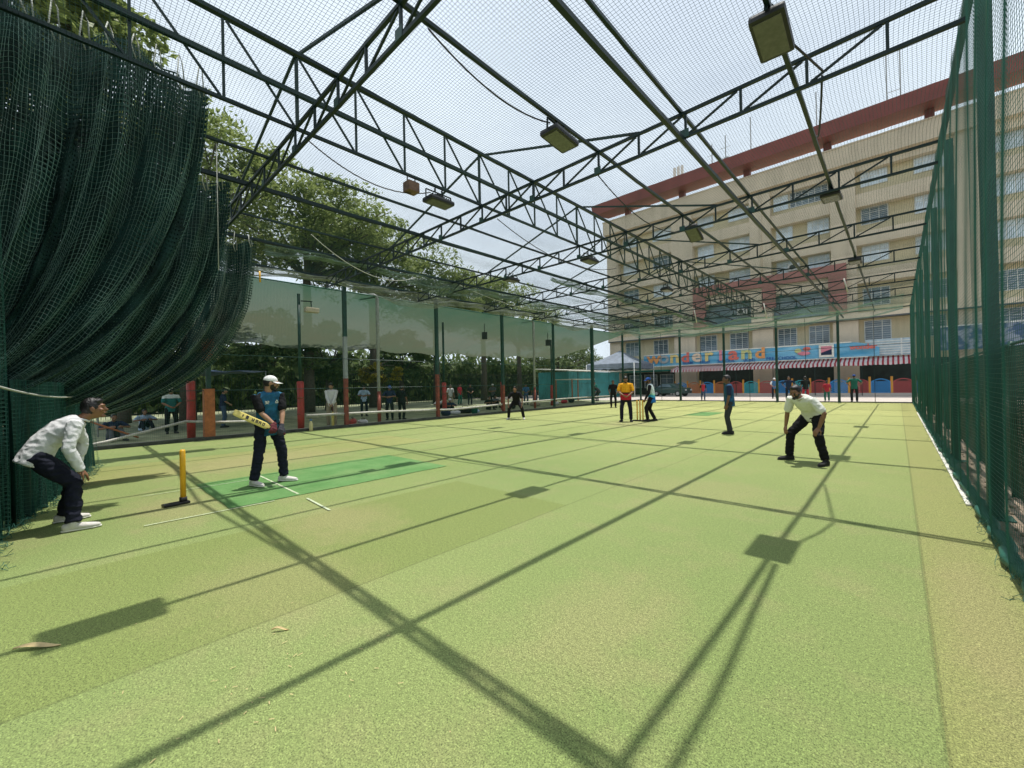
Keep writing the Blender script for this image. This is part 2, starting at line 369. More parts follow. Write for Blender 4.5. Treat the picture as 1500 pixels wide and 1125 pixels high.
def person(label, loc, rz, s=1.09, lean=4, side=0, twist=0, pelvis=(0, 0, 0.945), feet=((-0.11, 0, 5), (0.11, 0, -5)),
           hands=None, poles=None, hdirs=None, head=(0, 0), skin='skin_a', hair=True, cap=None, beard=False, shirt='white_shirt', sleeve=None, long_sleeve=False,
           trousers='navy_trouser', shoes='shoe_dark', tuck=False, fine=False, group=None, gloves=None, curl=0.5, seed=0.0, fat=1.0, sit=False, hem=0.13, pocket=None, name='person', knee=None):
    """One figure facing its own +Y. hands = (left target, right target) of the wrists, feet = ((x, y, toe yaw deg) for left(-x), right(+x))."""
    t = thing(name, label, 'person', loc, rz, group)
    vox = 0.0075*s if fine else 0.0125*s
    def S(p): return V(p)*s
    P = S(pelvis); th = R(lean); si = R(side)
    up0 = V((math.sin(si)*0.6, math.sin(th*0.55), math.cos(th*0.55))).normalized()
    up1 = V((math.sin(si), math.sin(th), math.cos(th)*math.cos(si))).normalized()
    up2 = V((math.sin(si), math.sin(th*1.12), math.cos(th*1.12))).normalized()
    hx = rotz(R(twist*0.3)) @ V((1, 0, 0)); sx = rotz(R(twist)) @ V((1, 0, 0)); sx = (sx-up1*sx.dot(up1)).normalized()
    waist = P+up0*0.15*s; chest = waist+up1*0.18*s; sh_c = chest+up2*0.13*s; neck = sh_c+up2*0.055*s
    # legs
    hips = [P-hx*0.092*s-V((0, 0, 0.02))*s, P+hx*0.092*s-V((0, 0, 0.02))*s]
    legs = []
    for i in (0, 1):
        fx, fy, yaw = feet[i][:3]; fz = feet[i][3] if len(feet[i]) > 3 else 0.0
        ank = S((fx, fy, 0.085+fz)); fd = rotz(R(yaw)) @ V((0, 1, 0))
        kp = V(knee) if knee else (fd*1.0+V((-0.18 if i == 0 else 0.18, 0, 0)))
        kn, ank = ik(hips[i], ank, 0.43*s, 0.425*s, kp); legs.append((hips[i], kn, ank, fd))
    # arms
    arms = []
    for i in (0, 1):
        sg = -1 if i == 0 else 1
        shd = sh_c+sx*sg*0.182*s*min(fat, 1.12)-up2*0.005*s
        tgt = S(hands[i]) if hands else shd+V((sg*0.10*s, 0.05*s, -0.53*s))
        pol = V(poles[i]) if poles else V((sg*0.5, -1, 0.0))
        el, wr = ik(shd, tgt, 0.285*s, 0.255*s, pol)
        fd, pn = (V(hdirs[i][0]), V(hdirs[i][1])) if hdirs else ((wr-el).normalized(), V((-sg, 0.15, 0)))
        arms.append((shd, el, wr, fd, pn, sg))
    # head frame
    hyaw, hpit = head; hm = rotz(R(hyaw)) @ rotx(R(hpit))
    nk = (up2*0.6+V((0, 0.12, 1))*0.5+hm @ V((0, 0.10, 0))).normalized()
    hc = neck+nk*0.145*s+hm @ V((0, 0.018, 0.0))*s
    def HP(p): return hc+hm @ (V(p)*s)
    # ---- body: one continuous surface
    mb = MB()
    def headshape(p):
        z = p.z/(0.116*s); q = p.copy()
        if z < 0: q.x *= 1-0.30*(-z)**1.6; q.y *= 1-0.10*(-z)**1.5; q.y += 0.012*s*(-z)
        if q.y > 0: q.x *= 1-0.10*(q.y/(0.095*s))
        return q
    mb.ball(hc, (0.076*s, 0.095*s, 0.116*s), hm, 20, 14, headshape)
    mb.loft([HP((0, 0.088, 0.020)), HP((0, 0.101, -0.005)), HP((0, 0.112, -0.026))], [0.009*s, 0.012*s, 0.016*s], n=8)
    mb.ball(HP((0, 0.075, -0.094)), (0.030*s, 0.024*s, 0.020*s), hm, 10, 7)
    mb.loft([HP((-0.045, 0.080, 0.032)), HP((0, 0.093, 0.030)), HP((0.045, 0.080, 0.032))], [0.010*s, 0.011*s, 0.010*s], n=8)
    mb.loft([HP((-0.022, 0.090, -0.057)), HP((0, 0.098, -0.056)), HP((0.022, 0.090, -0.057))], [0.007*s, 0.010*s, 0.007*s], n=8)
    for sg in (-1, 1):
        mb.ball(HP((sg*0.078, -0.004, -0.004)), (0.009*s, 0.020*s, 0.032*s), hm, 10, 7)
        mb.ball(HP((sg*0.046, 0.068, -0.022)), (0.024*s, 0.022*s, 0.022*s), hm, 10, 7)
    mb.loft([sh_c-up2*0.02*s, neck, hc-hm @ V((0, 0.02, 0.05))*s], [0.052*s, 0.052*s, 0.056*s], n=12)
    mb.loft([P-up0*0.05*s, P+up0*0.05*s, waist, chest, sh_c], [(0.145*s*fat, 0.095*s*fat), (0.14*s*fat, 0.095*s*fat), (0.125*s*fat, 0.085*s*fat), (0.145*s, 0.092*s), (0.11*s, 0.055*s)], xref=sx)
    for h, k, a, fd in legs:
        mb.loft([h, h.lerp(k, 0.5), k, k.lerp(a, 0.3), a], [0.078*s, 0.068*s, 0.052*s, 0.050*s, 0.036*s], n=12)
        mb.loft([a-fd*0.03*s-V((0, 0, 0.05))*s, a+fd*0.10*s-V((0, 0, 0.06))*s], [0.03*s, 0.028*s], n=10)
    for shd, el, wr, fd, pn, sg in arms:
        mb.loft([sh_c+sx*sg*0.10*s, shd, shd.lerp(el, 0.4), el, el.lerp(wr, 0.3), wr], [0.040*s, 0.046*s, 0.045*s, 0.038*s, 0.039*s, 0.026*s], n=12)
        if not gloves: hand(mb, wr, fd, pn, -sg, curl, s=s, fr=0.0088 if fine else 0.0105)
    me = remesh(mb, vox, 2 if fine else 1)
    # eyes, brows, lips joined into the same mesh
    bm = bmesh.new(); bm.from_mesh(me); nb = len(bm.faces)
    ex = MB()
    for sg in (-1, 1):
        ex.cur = 1; ex.ball(HP((sg*0.031, 0.0805, 0.010)), (0.0125*s, 0.008*s, 0.0075*s), hm, 10, 7)
        ex.cur = 2; ex.ball(HP((sg*0.031, 0.0865, 0.010)), (0.006*s, 0.0045*s, 0.006*s), hm, 8, 6)
        ex.loft([HP((sg*0.014, 0.099, 0.033)), HP((sg*0.032, 0.095, 0.038)), HP((sg*0.050, 0.084, 0.033))], [0.0045*s, 0.005*s, 0.003*s], n=6)
    ex.cur = 3; ex.loft([HP((-0.021, 0.0965, -0.057)), HP((0, 0.1065, -0.056)), HP((0.021, 0.0965, -0.057))], [0.004*s, 0.006*s, 0.004*s], n=6)
    vv = [bm.verts.new(p) for p in ex.v]
    for f, mi in zip(ex.f, ex.mi):
        try: q = bm.faces.new([vv[i] for i in f]); q.material_index = mi; q.smooth = True
        except ValueError: pass
    bm.to_mesh(me); bm.free()
    put('body', me, [M[skin], M['eye_white'], M['eye_dark'], M['lip']], t)
    # ---- shirt
    mb = MB(); w = 1.0*fat
    low = P-up0*(0.02 if tuck else hem)*s
    mb.loft([low, P+up0*0.03*s, waist, waist.lerp(chest, 0.5), chest, sh_c-up2*0.02*s, sh_c+up2*0.03*s, neck+up2*0.0*s],
            [(0.178*s*w, 0.135*s*w), (0.172*s*w, 0.130*s*w), (0.158*s*w, 0.122*s*w), (0.168*s*w, 0.126*s*w), (0.182*s, 0.130*s), (0.178*s, 0.108*s), (0.140*s, 0.085*s), (0.068*s, 0.066*s)], xref=sx, n=20, rnd=False)
    for shd, el, wr, fd, pn, sg in arms:
        mb.loft([sh_c+sx*sg*0.06*s-up2*0.02*s, sh_c+sx*sg*0.13*s-up2*0.02*s, shd.lerp(el, 0.06)], [0.080*s, 0.072*s, 0.058*s], n=14)
    so = put('shirt', remesh(mb, vox*1.1, 4, 0.012*s if fine else 0.007*s, 8.0/s, seed, (1, 1, 1.3)), M[shirt], t)
    # collar
    mb = MB(); c0 = neck-up2*0.006*s
    mb.tube([c0+V((math.cos(a)*0.068, math.sin(a)*0.066+0.004, 0.010*math.cos(a*2)-0.016*math.sin(a)))*s for a in np.linspace(0, 2*math.pi, 15)], 0.012*s, 6)
    mb.build('collar', M[shirt], so, True)
    for shd, el, wr, fd, pn, sg in arms:
        mb = MB()
        if long_sleeve: mb.loft([sh_c+sx*sg*0.135*s-up2*0.012*s, shd, shd.lerp(el, 0.5), el, el.lerp(wr, 0.5), el.lerp(wr, 0.97)], [0.064*s, 0.067*s, 0.062*s, 0.055*s, 0.050*s, 0.040*s], n=14, rnd=True)
        else: mb.loft([sh_c+sx*sg*0.135*s-up2*0.012*s, shd, shd.lerp(el, 0.35), shd.lerp(el, 0.72), shd.lerp(el, 0.80)], [0.064*s, 0.068*s, 0.067*s, 0.065*s, 0.061*s], n=14, rnd=True)
        put('sleeve', remesh(mb, vox, 3, 0.010*s if fine else 0.005*s, 11.0/s, seed+3*sg), M[sleeve or shirt], t)
    # ---- trousers
    mb = MB()
    mb.loft([P-up0*0.09*s, P, P+up0*0.07*s], [(0.158*s*fat, 0.122*s*fat), (0.165*s*fat, 0.125*s*fat), (0.155*s*fat, 0.115*s*fat)], xref=hx, n=18, rnd=False)
    for h, k, a, fd in legs:
        mb.loft([h+V((0, 0, 0.02))*s, h.lerp(k, 0.35), k, k.lerp(a, 0.5), k.lerp(a, 0.97)], [0.098*s, 0.090*s, 0.072*s, 0.066*s, 0.062*s], n=16, rnd=False)
    put('trousers', remesh(mb, vox*1.1, 3, 0.017*s if fine else 0.007*s, 7.0/s, seed+9, (1, 1, 1.5)), M[trousers], t)
    for h, k, a, fd in legs:
        mb = MB(); g = V((0, 0, a.z-0.085*s)); b0 = V((a.x, a.y, 0))+g; x = V((fd.y, -fd.x, 0))
        mb.loft([b0-fd*0.062*s+V((0, 0, 0.048))*s, b0-fd*0.01*s+V((0, 0, 0.052))*s, b0+fd*0.07*s+V((0, 0, 0.042))*s, b0+fd*0.15*s+V((0, 0, 0.034))*s, b0+fd*0.195*s+V((0, 0, 0.030))*s],
                [(0.036*s, 0.046*s), (0.040*s, 0.050*s), (0.046*s, 0.040*s), (0.047*s, 0.031*s), (0.032*s, 0.024*s)], xref=x, n=14)
        mb.loft([b0+V((0, 0, 0.06))*s, b0+V((0, 0, 0.105))*s], [0.046*s, 0.043*s], n=12, rnd=False)
        me = remesh(mb, 0.008*s, 2)
        for v in me.vertices: v.co.z = max(v.co.z, g.z+0.002)
        sho = put('shoe', me, M[shoes], t)
        mb = MB(); mb.loft([b0-fd*0.088*s+V((0, 0, 0.014))*s, b0-fd*0.03*s+V((0, 0, 0.014))*s, b0+fd*0.08*s+V((0, 0, 0.014))*s, b0+fd*0.16*s+V((0, 0, 0.014))*s, b0+fd*0.212*s+V((0, 0, 0.015))*s],
                [(0.028*s, 0.012*s), (0.040*s, 0.013*s), (0.047*s, 0.013*s), (0.048*s, 0.013*s), (0.026*s, 0.012*s)], xref=x, n=12)
        mb.build('sole', M['white_board'] if shoes == 'shoe_white' else M['dark_rubber'], sho, True)
    # ---- hair, cap, beard, gloves
    if hair:
        mb = MB(); mb.ball(HP((0, -0.016, 0.022)), (0.081*s, 0.095*s, 0.110*s), hm, 20, 14)
        mb.ball(HP((0, 0.034, 0.082)), (0.064*s, 0.056*s, 0.038*s), hm, 14, 9)
        me = remesh(mb, 0.008*s, 2, 0.006*s if not cap else 0.0, 42.0/s, seed+5)
        bm = bmesh.new(); bm.from_mesh(me)
        if cap: bmesh.ops.bisect_plane(bm, geom=bm.verts[:]+bm.edges[:]+bm.faces[:], plane_co=HP((0, 0, 0.035)), plane_no=hm @ V((0, 0, 1)), clear_outer=True)
        bm.to_mesh(me); bm.free(); put('hair', me, M['hair'], t)
    if cap:
        mb = MB()
        def dome(p):
            q = p.copy(); q.z = max(q.z, -0.012*s); return q
        mb.ball(HP((0, -0.008, 0.038)), (0.085*s, 0.103*s, 0.084*s), hm, 22, 14, dome)
        co = put('cap', remesh(mb, 0.007*s, 3), M[cap], t)
        mb = MB(); rows = []
        for i in range(9):
            u = -1+i*0.25; a = u*1.15
            for k in range(4):
                q = k/3.0; rad = 0.088+0.078*q*math.cos(a*0.75)
                rows.append(HP((math.sin(a)*0.088*(1+0.05*q), math.cos(a)*0.080-0.008+0.100*q*math.cos(a*0.72), 0.036-0.020*q-0.014*u*u)))
        top = [p for p in rows]; bot = [p-hm @ V((0, 0, 0.005))*s for p in rows]; n = len(rows); fs = []
        for i in range(8):
            for k in range(3):
                a, b2, c, d = i*4+k, i*4+k+1, (i+1)*4+k+1, (i+1)*4+k
                fs += [(a, b2, c, d), (n+d, n+c, n+b2, n+a)]
        for i in range(8): fs.append((i*4+3, n+i*4+3, n+(i+1)*4+3, (i+1)*4+3))
        mb.add(top+bot, fs); mb.build('brim', M[cap], co, True)
    if beard:
        mb = MB()
        def bs(p):
            q = headshape(p); return q
        mb.ball(hc, (0.0785*s, 0.0975*s, 0.120*s), hm, 20, 14, headshape); mb.ball(HP((0, 0.075, -0.096)), (0.033*s, 0.028*s, 0.024*s), hm, 10, 7)
        me = remesh(mb, 0.007*s, 1, 0.004*s, 60.0/s, seed)
        bm = bmesh.new(); bm.from_mesh(me)
        for co_, no in ((HP((0, 0, -0.032)), hm @ V((0, -0.35, 1))), (HP((0, 0.0, 0)), hm @ V((0, -1, 0)))):
            bmesh.ops.bisect_plane(bm, geom=bm.verts[:]+bm.edges[:]+bm.faces[:], plane_co=co_, plane_no=no, clear_outer=True)
        bm.to_mesh(me); bm.free(); put('beard', me, M['hair'], t)
    if gloves:
        for (shd, el, wr, fd, pn, sg), gm in zip(arms, gloves):
            mb = MB(); hand(mb, wr, fd, pn, -sg, curl, s=s*1.18, fr=0.0115)
            mb.loft([el.lerp(wr, 0.86), el.lerp(wr, 1.05)], [0.037*s, 0.036*s], n=12, rnd=False)
            put('glove', remesh(mb, 0.007*s, 1), M[gm], t)
    return t, dict(arms=arms, P=P, neck=neck, chest=chest, up=up1, hc=hc, hm=hm, s=s, sx=sx)

def facing(dx, dy): return math.atan2(-dx, dy)    # rotation that turns local +Y to (dx, dy)


# ------------------------------------------------------------------ camera, sky, sun
FPX = 604.455
yaw, pit, rol = R(43.0714), R(0.1878), R(-1.2069)
fw = V((-math.sin(yaw)*math.cos(pit), math.cos(yaw)*math.cos(pit), math.sin(pit)))
r0 = V((math.cos(yaw), math.sin(yaw), 0)); u0 = r0.cross(fw)
r1 = math.cos(rol)*r0+math.sin(rol)*u0; u1 = -math.sin(rol)*r0+math.cos(rol)*u0
cam = bpy.data.cameras.new('camera'); cam.sensor_width = 36; cam.lens = FPX/1500*36; cam.clip_start = 0.05; cam.clip_end = 5000
co = bpy.data.objects.new('camera', cam); COL.objects.link(co)
mw = Matrix((r1, u1, -fw)).transposed().to_4x4(); mw.translation = V((0, 0, 1.65)); co.matrix_world = mw
scene.camera = co

SUN = V((-0.020, 0.20, 1.0)).normalized()          # towards the sun: almost overhead
elev = math.asin(SUN.z); azim = math.atan2(SUN.x, SUN.y)
w = bpy.data.worlds.new('World'); scene.world = w; w.use_nodes = True
nt = w.node_tree; nt.nodes.clear(); b = NB(nt)
sky = b.n('ShaderNodeTexSky', sky_type='NISHITA'); sky.sun_disc = False
sky.sun_elevation = elev; sky.sun_rotation = azim; sky.air_density = 1.2; sky.dust_density = 2.5; sky.ozone_density = 1.2
tc = b.n('ShaderNodeTexCoord'); sp = b.n('ShaderNodeSeparateXYZ'); b.l(tc.outputs['Generated'], sp.inputs[0])
den = b.math('MAXIMUM', b.math('ABSOLUTE', sp.outputs['Z']), 0.12)
cx = b.n('ShaderNodeCombineXYZ'); b.l(b.math('DIVIDE', sp.outputs['X'], den), cx.inputs[0]); b.l(b.math('DIVIDE', sp.outputs['Y'], den), cx.inputs[1])
cl = b.noise(cx.outputs[0], 0.7, 6.0, 0.55)
hz = b.range(sp.outputs['Z'], 0.0, 0.8, 0.92, 0.60)
fac = b.math('ADD', hz, b.range(cl, 0.40, 0.72, 0.0, 0.40), clamp=True)
skyc = b.mix(fac, sky.outputs[0], (7.6, 8.6, 9.5))
bg = b.n('ShaderNodeBackground'); b.l(skyc, bg.inputs[0]); bg.inputs[1].default_value = 0.122
wo = b.n('ShaderNodeOutputWorld'); b.l(bg.outputs[0], wo.inputs[0])
sun = bpy.data.lights.new('sun', 'SUN'); sun.energy = 5.0; sun.angle = R(0.53); sun.color = (1.0, 0.965, 0.90)
so = bpy.data.objects.new('sun', sun); COL.objects.link(so); so.rotation_euler = SUN.to_track_quat('Z', 'Y').to_euler()
scene.view_settings.view_transform = 'Standard'; scene.view_settings.look = 'None'; scene.view_settings.exposure = 0; scene.view_settings.gamma = 1
scene.cycles.max_bounces = 8; scene.cycles.transparent_max_bounces = 24

# ------------------------------------------------------------------ people on the turf
keeper, _ = person('bending boy in long white shirt and dark trousers, hands on knees beside the draped net', (-7.62, -0.02, 0), 0.0, s=1.11, lean=47, pelvis=(0, -0.25, 0.83),
    feet=((-0.29, -0.05, 4), (0.28, 0.02, -3)), hands=((-0.27, 0.06, 0.66), (0.26, 0.08, 0.66)), poles=((-0.6, 0.6, 0.6), (0.6, -0.9, 0.3)),
    hdirs=(((0.4, 0.35, -0.8), (0.1, -0.9, -0.5)), ((-0.35, 0.5, -0.7), (-0.1, -0.9, -0.5))), head=(-6, 4), shirt='white_shirt', long_sleeve=True,
    shoes='shoe_white', fine=True, skin='skin_a', curl=0.5, seed=1.0, hem=0.10, knee=(0, 1, 0))

BS = 1.11
bd = V((0.86, -0.12, 0.50)).normalized(); g0 = V((-0.05, 0.30, 0.835)); g1 = g0+bd*0.115
fdL = V((0.15, 0.75, -0.55)); fdL = (fdL-bd*fdL.dot(bd)).normalized(); pnL = fdL.cross(bd).normalized()
if pnL.y < 0 and pnL.z > 0: pnL = -pnL
fdR = V((-0.1, 0.65, -0.60)); fdR = (fdR-bd*fdR.dot(bd)).normalized(); pnR = pnL
batsman, bi = person('batsman in white cap and blue vest, holding a yellow bat on the mat', (-8.14, 2.38, 0), facing(1, 0.10), s=BS, lean=9, side=2, pelvis=(0.0, -0.02, 0.955),
    feet=((-0.205, 0.04, 40), (0.225, 0.0, 14)), hands=(tuple(g0-fdL*0.075-pnL*0.03), tuple(g1-fdR*0.075-pnR*0.03)), poles=((-0.9, -0.15, -0.2), (0.9, -0.5, -0.2)),
    hdirs=((fdL, pnL), (fdR, pnR)), head=(68, -8), cap='white_cap', beard=True, shirt='teal_vest', sleeve='black_cloth', trousers='navy_trouser', shoes='shoe_white',
    gloves=('glove_dark', 'glove_red'), curl=1.25, fine=True, skin='skin_b', seed=4.0, hem=0.17)
# chest marks on the vest
def chest_mark(info, t, x, z, kind):
    mb = MB(); up = info['up']; sx = info['sx']; f = sx.cross(up); f = -f if f.y < 0 else f
    c = info['chest']+sx*x+up*z+f*0.158
    def seg(a, b2, wd=0.008): mb.bar(c+sx*a[0]+up*a[1]-f*0.012, c+sx*b2[0]+up*b2[1]-f*0.012, wd, 0.012, up=f)
    if kind == 'text':
        for x0 in (-0.030, 0.006):
            seg((x0, 0.022), (x0+0.024, 0.022)); seg((x0, 0), (x0+0.024, 0)); seg((x0, -0.022), (x0+0.024, -0.022)); seg((x0, 0.022), (x0, 0.0 if x0 < 0 else -0.022))
        seg((-0.006, 0), (-0.006, -0.022))
    else:
        seg((0, 0.028), (-0.020, -0.012)); seg((0, 0.028), (0.020, -0.012)); seg((-0.026, -0.018), (0.026, -0.018)); seg((-0.018, -0.030), (0.020, -0.030), 0.005)
    mb.build('chest_mark', M['white_board'], t)
chest_mark(bi, batsman, 0.075, 0.045, 'text'); chest_mark(bi, batsman, -0.085, 0.055, 'logo')

m, nt2, out = new_mat('bat willow with dark lettering'); nb = NB(nt2); cc = nb.coord()
sp2 = nb.n('ShaderNodeSeparateXYZ'); nb.l(cc, sp2.inputs[0])
grain = nb.n('ShaderNodeTexWave', wave_type='BANDS', bands_direction='X'); grain.inputs['Scale'].default_value = 22; grain.inputs['Distortion'].default_value = 1.5; nb.l(cc, grain.inputs['Vector'])
c1 = nb.mix(grain.outputs['Fac'], (0.58, 0.47, 0.11), (0.68, 0.57, 0.17))
p = nb.bsdf(c1, 0.42, bump=grain.outputs['Fac'], bstr=0.1); nb.l(p.outputs[0], out.inputs[0]); M['bat'] = m

def make_bat(label, loc, rot, s, letters=True):
    t = thing('cricket_bat', label, 'cricket bat', loc); t.rotation_euler = rot
    mb = MB(); rows = []
    prof = [(0.27, 0.020, 0.018, 0.018), (0.305, 0.040, 0.022, 0.016), (0.34, 0.054, 0.026, 0.014), (0.55, 0.054, 0.036, 0.014), (0.72, 0.054, 0.045, 0.014), (0.80, 0.053, 0.034, 0.014), (0.835, 0.047, 0.020, 0.012), (0.845, 0.036, 0.012, 0.008)]
    vs, fs = [], []
    for z, hw, back, ft in prof:
        vs += [(-hw*s, ft*s*0.4, z*s), (-hw*0.6*s, ft*s, z*s), (hw*0.6*s, ft*s, z*s), (hw*s, ft*s*0.4, z*s), (hw*s, -0.006*s, z*s), (0.0, -back*s, z*s), (-hw*s, -0.006*s, z*s)]
    for i in range(len(prof)-1):
        for j in range(7): fs.append((i*7+j, i*7+(j+1)%7, (i+1)*7+(j+1)%7, (i+1)*7+j))
    fs += [tuple(range(7))[::-1], tuple((len(prof)-1)*7+j for j in range(7))]
    mb.add(vs, fs); bl = mb.build('blade', M['bat'], t, False)
    if letters:
        mb = MB(); y = 0.0148*s; y2 = -0.001*s
        def st(x0, x1, z0, z1): mb.box((x0*s, y-0.001, z0*s), (x1*s, y+0.003, z1*s))
        for z0, hts in ((0.36, (1, 1, 0)), (0.42, (1, 0, 1)), (0.47, (1, 1, 1)), (0.53, (0, 1, 1))):
            st(-0.026, 0.026, z0, z0+0.010); st(-0.026, 0.026, z0+0.028, z0+0.036)
            if hts[0]: st(-0.026, -0.016, z0+0.010, z0+0.028)
            if hts[1]: st(0.016, 0.026, z0+0.010, z0+0.028)
            if hts[2]: st(-0.004, 0.006, z0+0.010, z0+0.028)
        mb.build('lettering', M['black'], bl)
        mb = MB(); mb.box((-0.03*s, y-0.001, 0.62*s), (0.03*s, y+0.003, 0.66*s)); mb.box((-0.02*s, y-0.001, 0.70*s), (0.02*s, y+0.003, 0.715*s)); mb.build('sticker', M['black'], bl)
    mb = MB(); mb.tube([(0, 0, 0), (0, 0, 0.01*s), (0, 0, 0.15*s), (0, 0, 0.29*s)], [0.013*s, 0.0175*s, 0.0165*s, 0.017*s], 12); mb.build('handle_grip', M['glove_red'], t, True)
    return t
# bat held by the batsman
rootM = Matrix.Translation(batsman.location) @ Matrix.Rotation(batsman.rotation_euler[2], 4, 'Z')
bz = (rootM.to_3x3() @ bd).normalized(); by = (rootM.to_3x3() @ V((0.1, 1, 0.45))); by = (by-bz*by.dot(bz)).normalized(); bx = by.cross(bz)
rm = Matrix((bx, by, bz)).transposed()
make_bat('yellow cricket bat with dark lettering, raised sideways in the batsman\'s gloves', rootM @ (g0*BS-bd*0.09), rm.to_euler(), 1.03)

field, _ = person('fielder in white short-sleeved shirt and black trousers, bent over with hands on knees', (-1.335, 9.93, 0), facing(-0.50, -0.80), s=1.10, lean=54, side=-8, pelvis=(0.03, -0.20, 0.845),
    feet=((-0.32, -0.02, 12), (0.33, 0.03, -14)), hands=((-0.31, 0.10, 0.66), (0.32, 0.11, 0.63)), poles=((-0.9, -0.2, 0.2), (0.9, -0.4, 0.2)),
    hdirs=(((0.25, 0.5, -0.8), (0.2, -0.9, -0.3)), ((-0.3, 0.45, -0.8), (-0.2, -0.9, -0.3))), head=(14, -12), cap=None, shirt='white_tee', trousers='black_cloth', shoes='shoe_dark',
    fine=True, skin='skin_a', beard=True, seed=7.0, hem=0.06, fat=1.06)
mid, _ = person('standing man in blue vest and dark grey trousers, arms hanging, watching from the side', (-3.82, 13.95, 0), facing(-0.92, -0.35), s=1.06, lean=3, feet=((-0.09, 0.02, 6), (0.10, -0.02, -4)),
    hands=((-0.20, 0.10, 0.80), (0.24, 0.08, 0.80)), head=(12, 0), shirt='navy_vest', sleeve='navy_cloth', trousers='charcoal', shoes='shoe_dark', skin='skin_c', seed=11.0)
ump, _ = person('umpire in yellow shirt with black and red bands, hands joined beside the far stumps', (-8.50, 16.2, 0), facing(0.42, -0.90), s=1.13, lean=3, feet=((-0.17, 0, 14), (0.17, 0, -16)),
    hands=((-0.12, 0.24, 1.00), (0.10, 0.25, 1.02)), poles=((-0.9, -0.4, -0.3), (0.9, -0.4, -0.3)), head=(8, -22), shirt='umpire_shirt', trousers='navy_trouser', shoes='shoe_dark', skin='skin_a', beard=True, fat=1.16, seed=15.0, hem=0.20)
run, _ = person('non-striker in blue cap and white to blue shirt, standing next to the far stumps', (-7.72, 16.85, 0), facing(-0.92, -0.40), s=1.12, lean=8, pelvis=(0, -0.06, 0.90), feet=((-0.08, 0.10, 0), (0.10, -0.16, 0)),
    hands=((-0.22, 0.16, 0.86), (0.24, 0.02, 0.92)), poles=((-0.9, -0.6, 0), (0.9, -1.0, 0)), head=(0, -6), cap='blue_cap', shirt='runner_shirt', sleeve='black_cloth', long_sleeve=True, trousers='black_cloth', shoes='shoe_dark', skin='skin_c', beard=True, seed=18.0, hem=0.20)
dark, _ = person('crouching fielder all in black with white shoes, hands on knees by the pipe rail', (-13.52, 14.7, 0), facing(0.55, -0.83), s=1.10, lean=38, pelvis=(0, -0.17, 0.78), feet=((-0.34, 0, 14), (0.33, 0, -14)),
    hands=((-0.30, 0.20, 0.66), (0.30, 0.20, 0.66)), poles=((-0.9, -0.2, 0.2), (0.9, -0.2, 0.2)), head=(0, 6), shirt='black_cloth', trousers='black_cloth', shoes='shoe_white', skin='skin_a', seed=20.0)
deep, _ = person('distant fielder all in dark clothes, partly hidden behind the umpire', (-14.1, 25.1, 0), facing(0.5, -0.85), s=1.08, lean=6, feet=((-0.13, 0, 10), (0.13, 0, -10)),
    hands=((-0.22, 0.20, 0.95), (0.22, 0.20, 0.95)), shirt='black_cloth', trousers='black_cloth', shoes='shoe_dark', skin='skin_c', seed=22.0)

# people outside the cage
AT = dict(front=((-0.10, 0.25, 1.02), (0.10, 0.26, 1.02)), phone=((-0.10, 0.30, 1.16), (0.12, 0.28, 1.14)), side=None, hips=((-0.24, 0.05, 1.02), (0.24, 0.05, 1.02)), back=((-0.12, -0.16, 0.98), (0.12, -0.16, 0.98)), bat=((-0.04, 0.26, 0.90), (0.06, 0.27, 0.90)))
PO = ((-1.0, -0.5, -0.3), (1.0, -0.5, -0.3))
def stander(label, x, y, face, pose='side', s=1.07, **k):
    h = AT[pose]; seed = x*3.1+y
    t, _ = person(label, (x, y, 0), facing(*face), s=s, lean=k.pop('lean', 3), feet=((-0.12, 0.02, 9), (0.12, -0.02, -9)), hands=h, poles=PO if h else None, seed=seed, **k)
    return t
stander('man in white shirt and khaki trousers leaning on a bat just outside the net', -17.95, 7.72, (0.85, -0.45), 'bat', 1.12, shirt='white_shirt', long_sleeve=True, trousers='khaki', head=(-10, -24), skin='skin_b', shoes='shoe_white')
stander('man in teal shirt with white shoulders behind the red padded post', -21.4, 2.75, (0.98, 0.1), 'front', 1.08, shirt='teal_white_shirt', trousers='black_cloth', cap='white_cap', skin='skin_a')
stander('man in dark shirt and jeans standing past the orange padded post', -22.6, 4.75, (0.2, 1.0), 'front', 1.04, shirt='navy_cloth', trousers='jeans', skin='skin_b')
stander('man in pale blue shirt looking at his hands under the shade cloth', -23.2, 11.9, (0.95, -0.3), 'phone', 1.07, shirt='pale_blue_cloth', trousers='navy_trouser', head=(0, -25))
stander('person in black clothes with dark cap near the grey pipe', -19.2, 11.25, (0.8, -0.6), 'phone', 1.04, shirt='navy_cloth', trousers='black_cloth', cap='blue_cap', head=(25, -15))
stander('person in black clothes turned away beside the one in the dark cap', -18.9, 11.75, (-0.5, 0.85), 'side', 1.03, shirt='black_cloth', trousers='black_cloth')
stander('man in bright red shirt and green shorts beyond the pipe rail', -29.2, 24.2, (0.9, 0.2), 'side', 1.10, shirt='red_cloth', trousers='green_cloth')
stander('man in black shirt holding a white stick under the trees', -28.0, 24.4, (0.9, -0.3), 'front', 1.07, shirt='black_cloth', trousers='navy_trouser')
stander('man in pale shirt half hidden by the red padded post', -25.5, 20.2, (0.9, -0.3), 'side', 1.05, shirt='white_shirt', trousers='khaki')
stander('person in grey white shirt seen over the crouching fielder', -24.0, 23.4, (0.3, -0.9), 'phone', 1.05, shirt='grey_cloth', trousers='black_cloth', cap='white_cap')
stander('person in green top and blue jeans standing past the second grey pipe', -22.6, 27.0, (0.7, -0.6), 'side', 1.04, shirt='green_cloth', trousers='jeans')
stander('person in blue top beside the one in the green top', -22.9, 26.2, (0.6, -0.7), 'front', 1.02, shirt='blue_cloth', trousers='jeans')
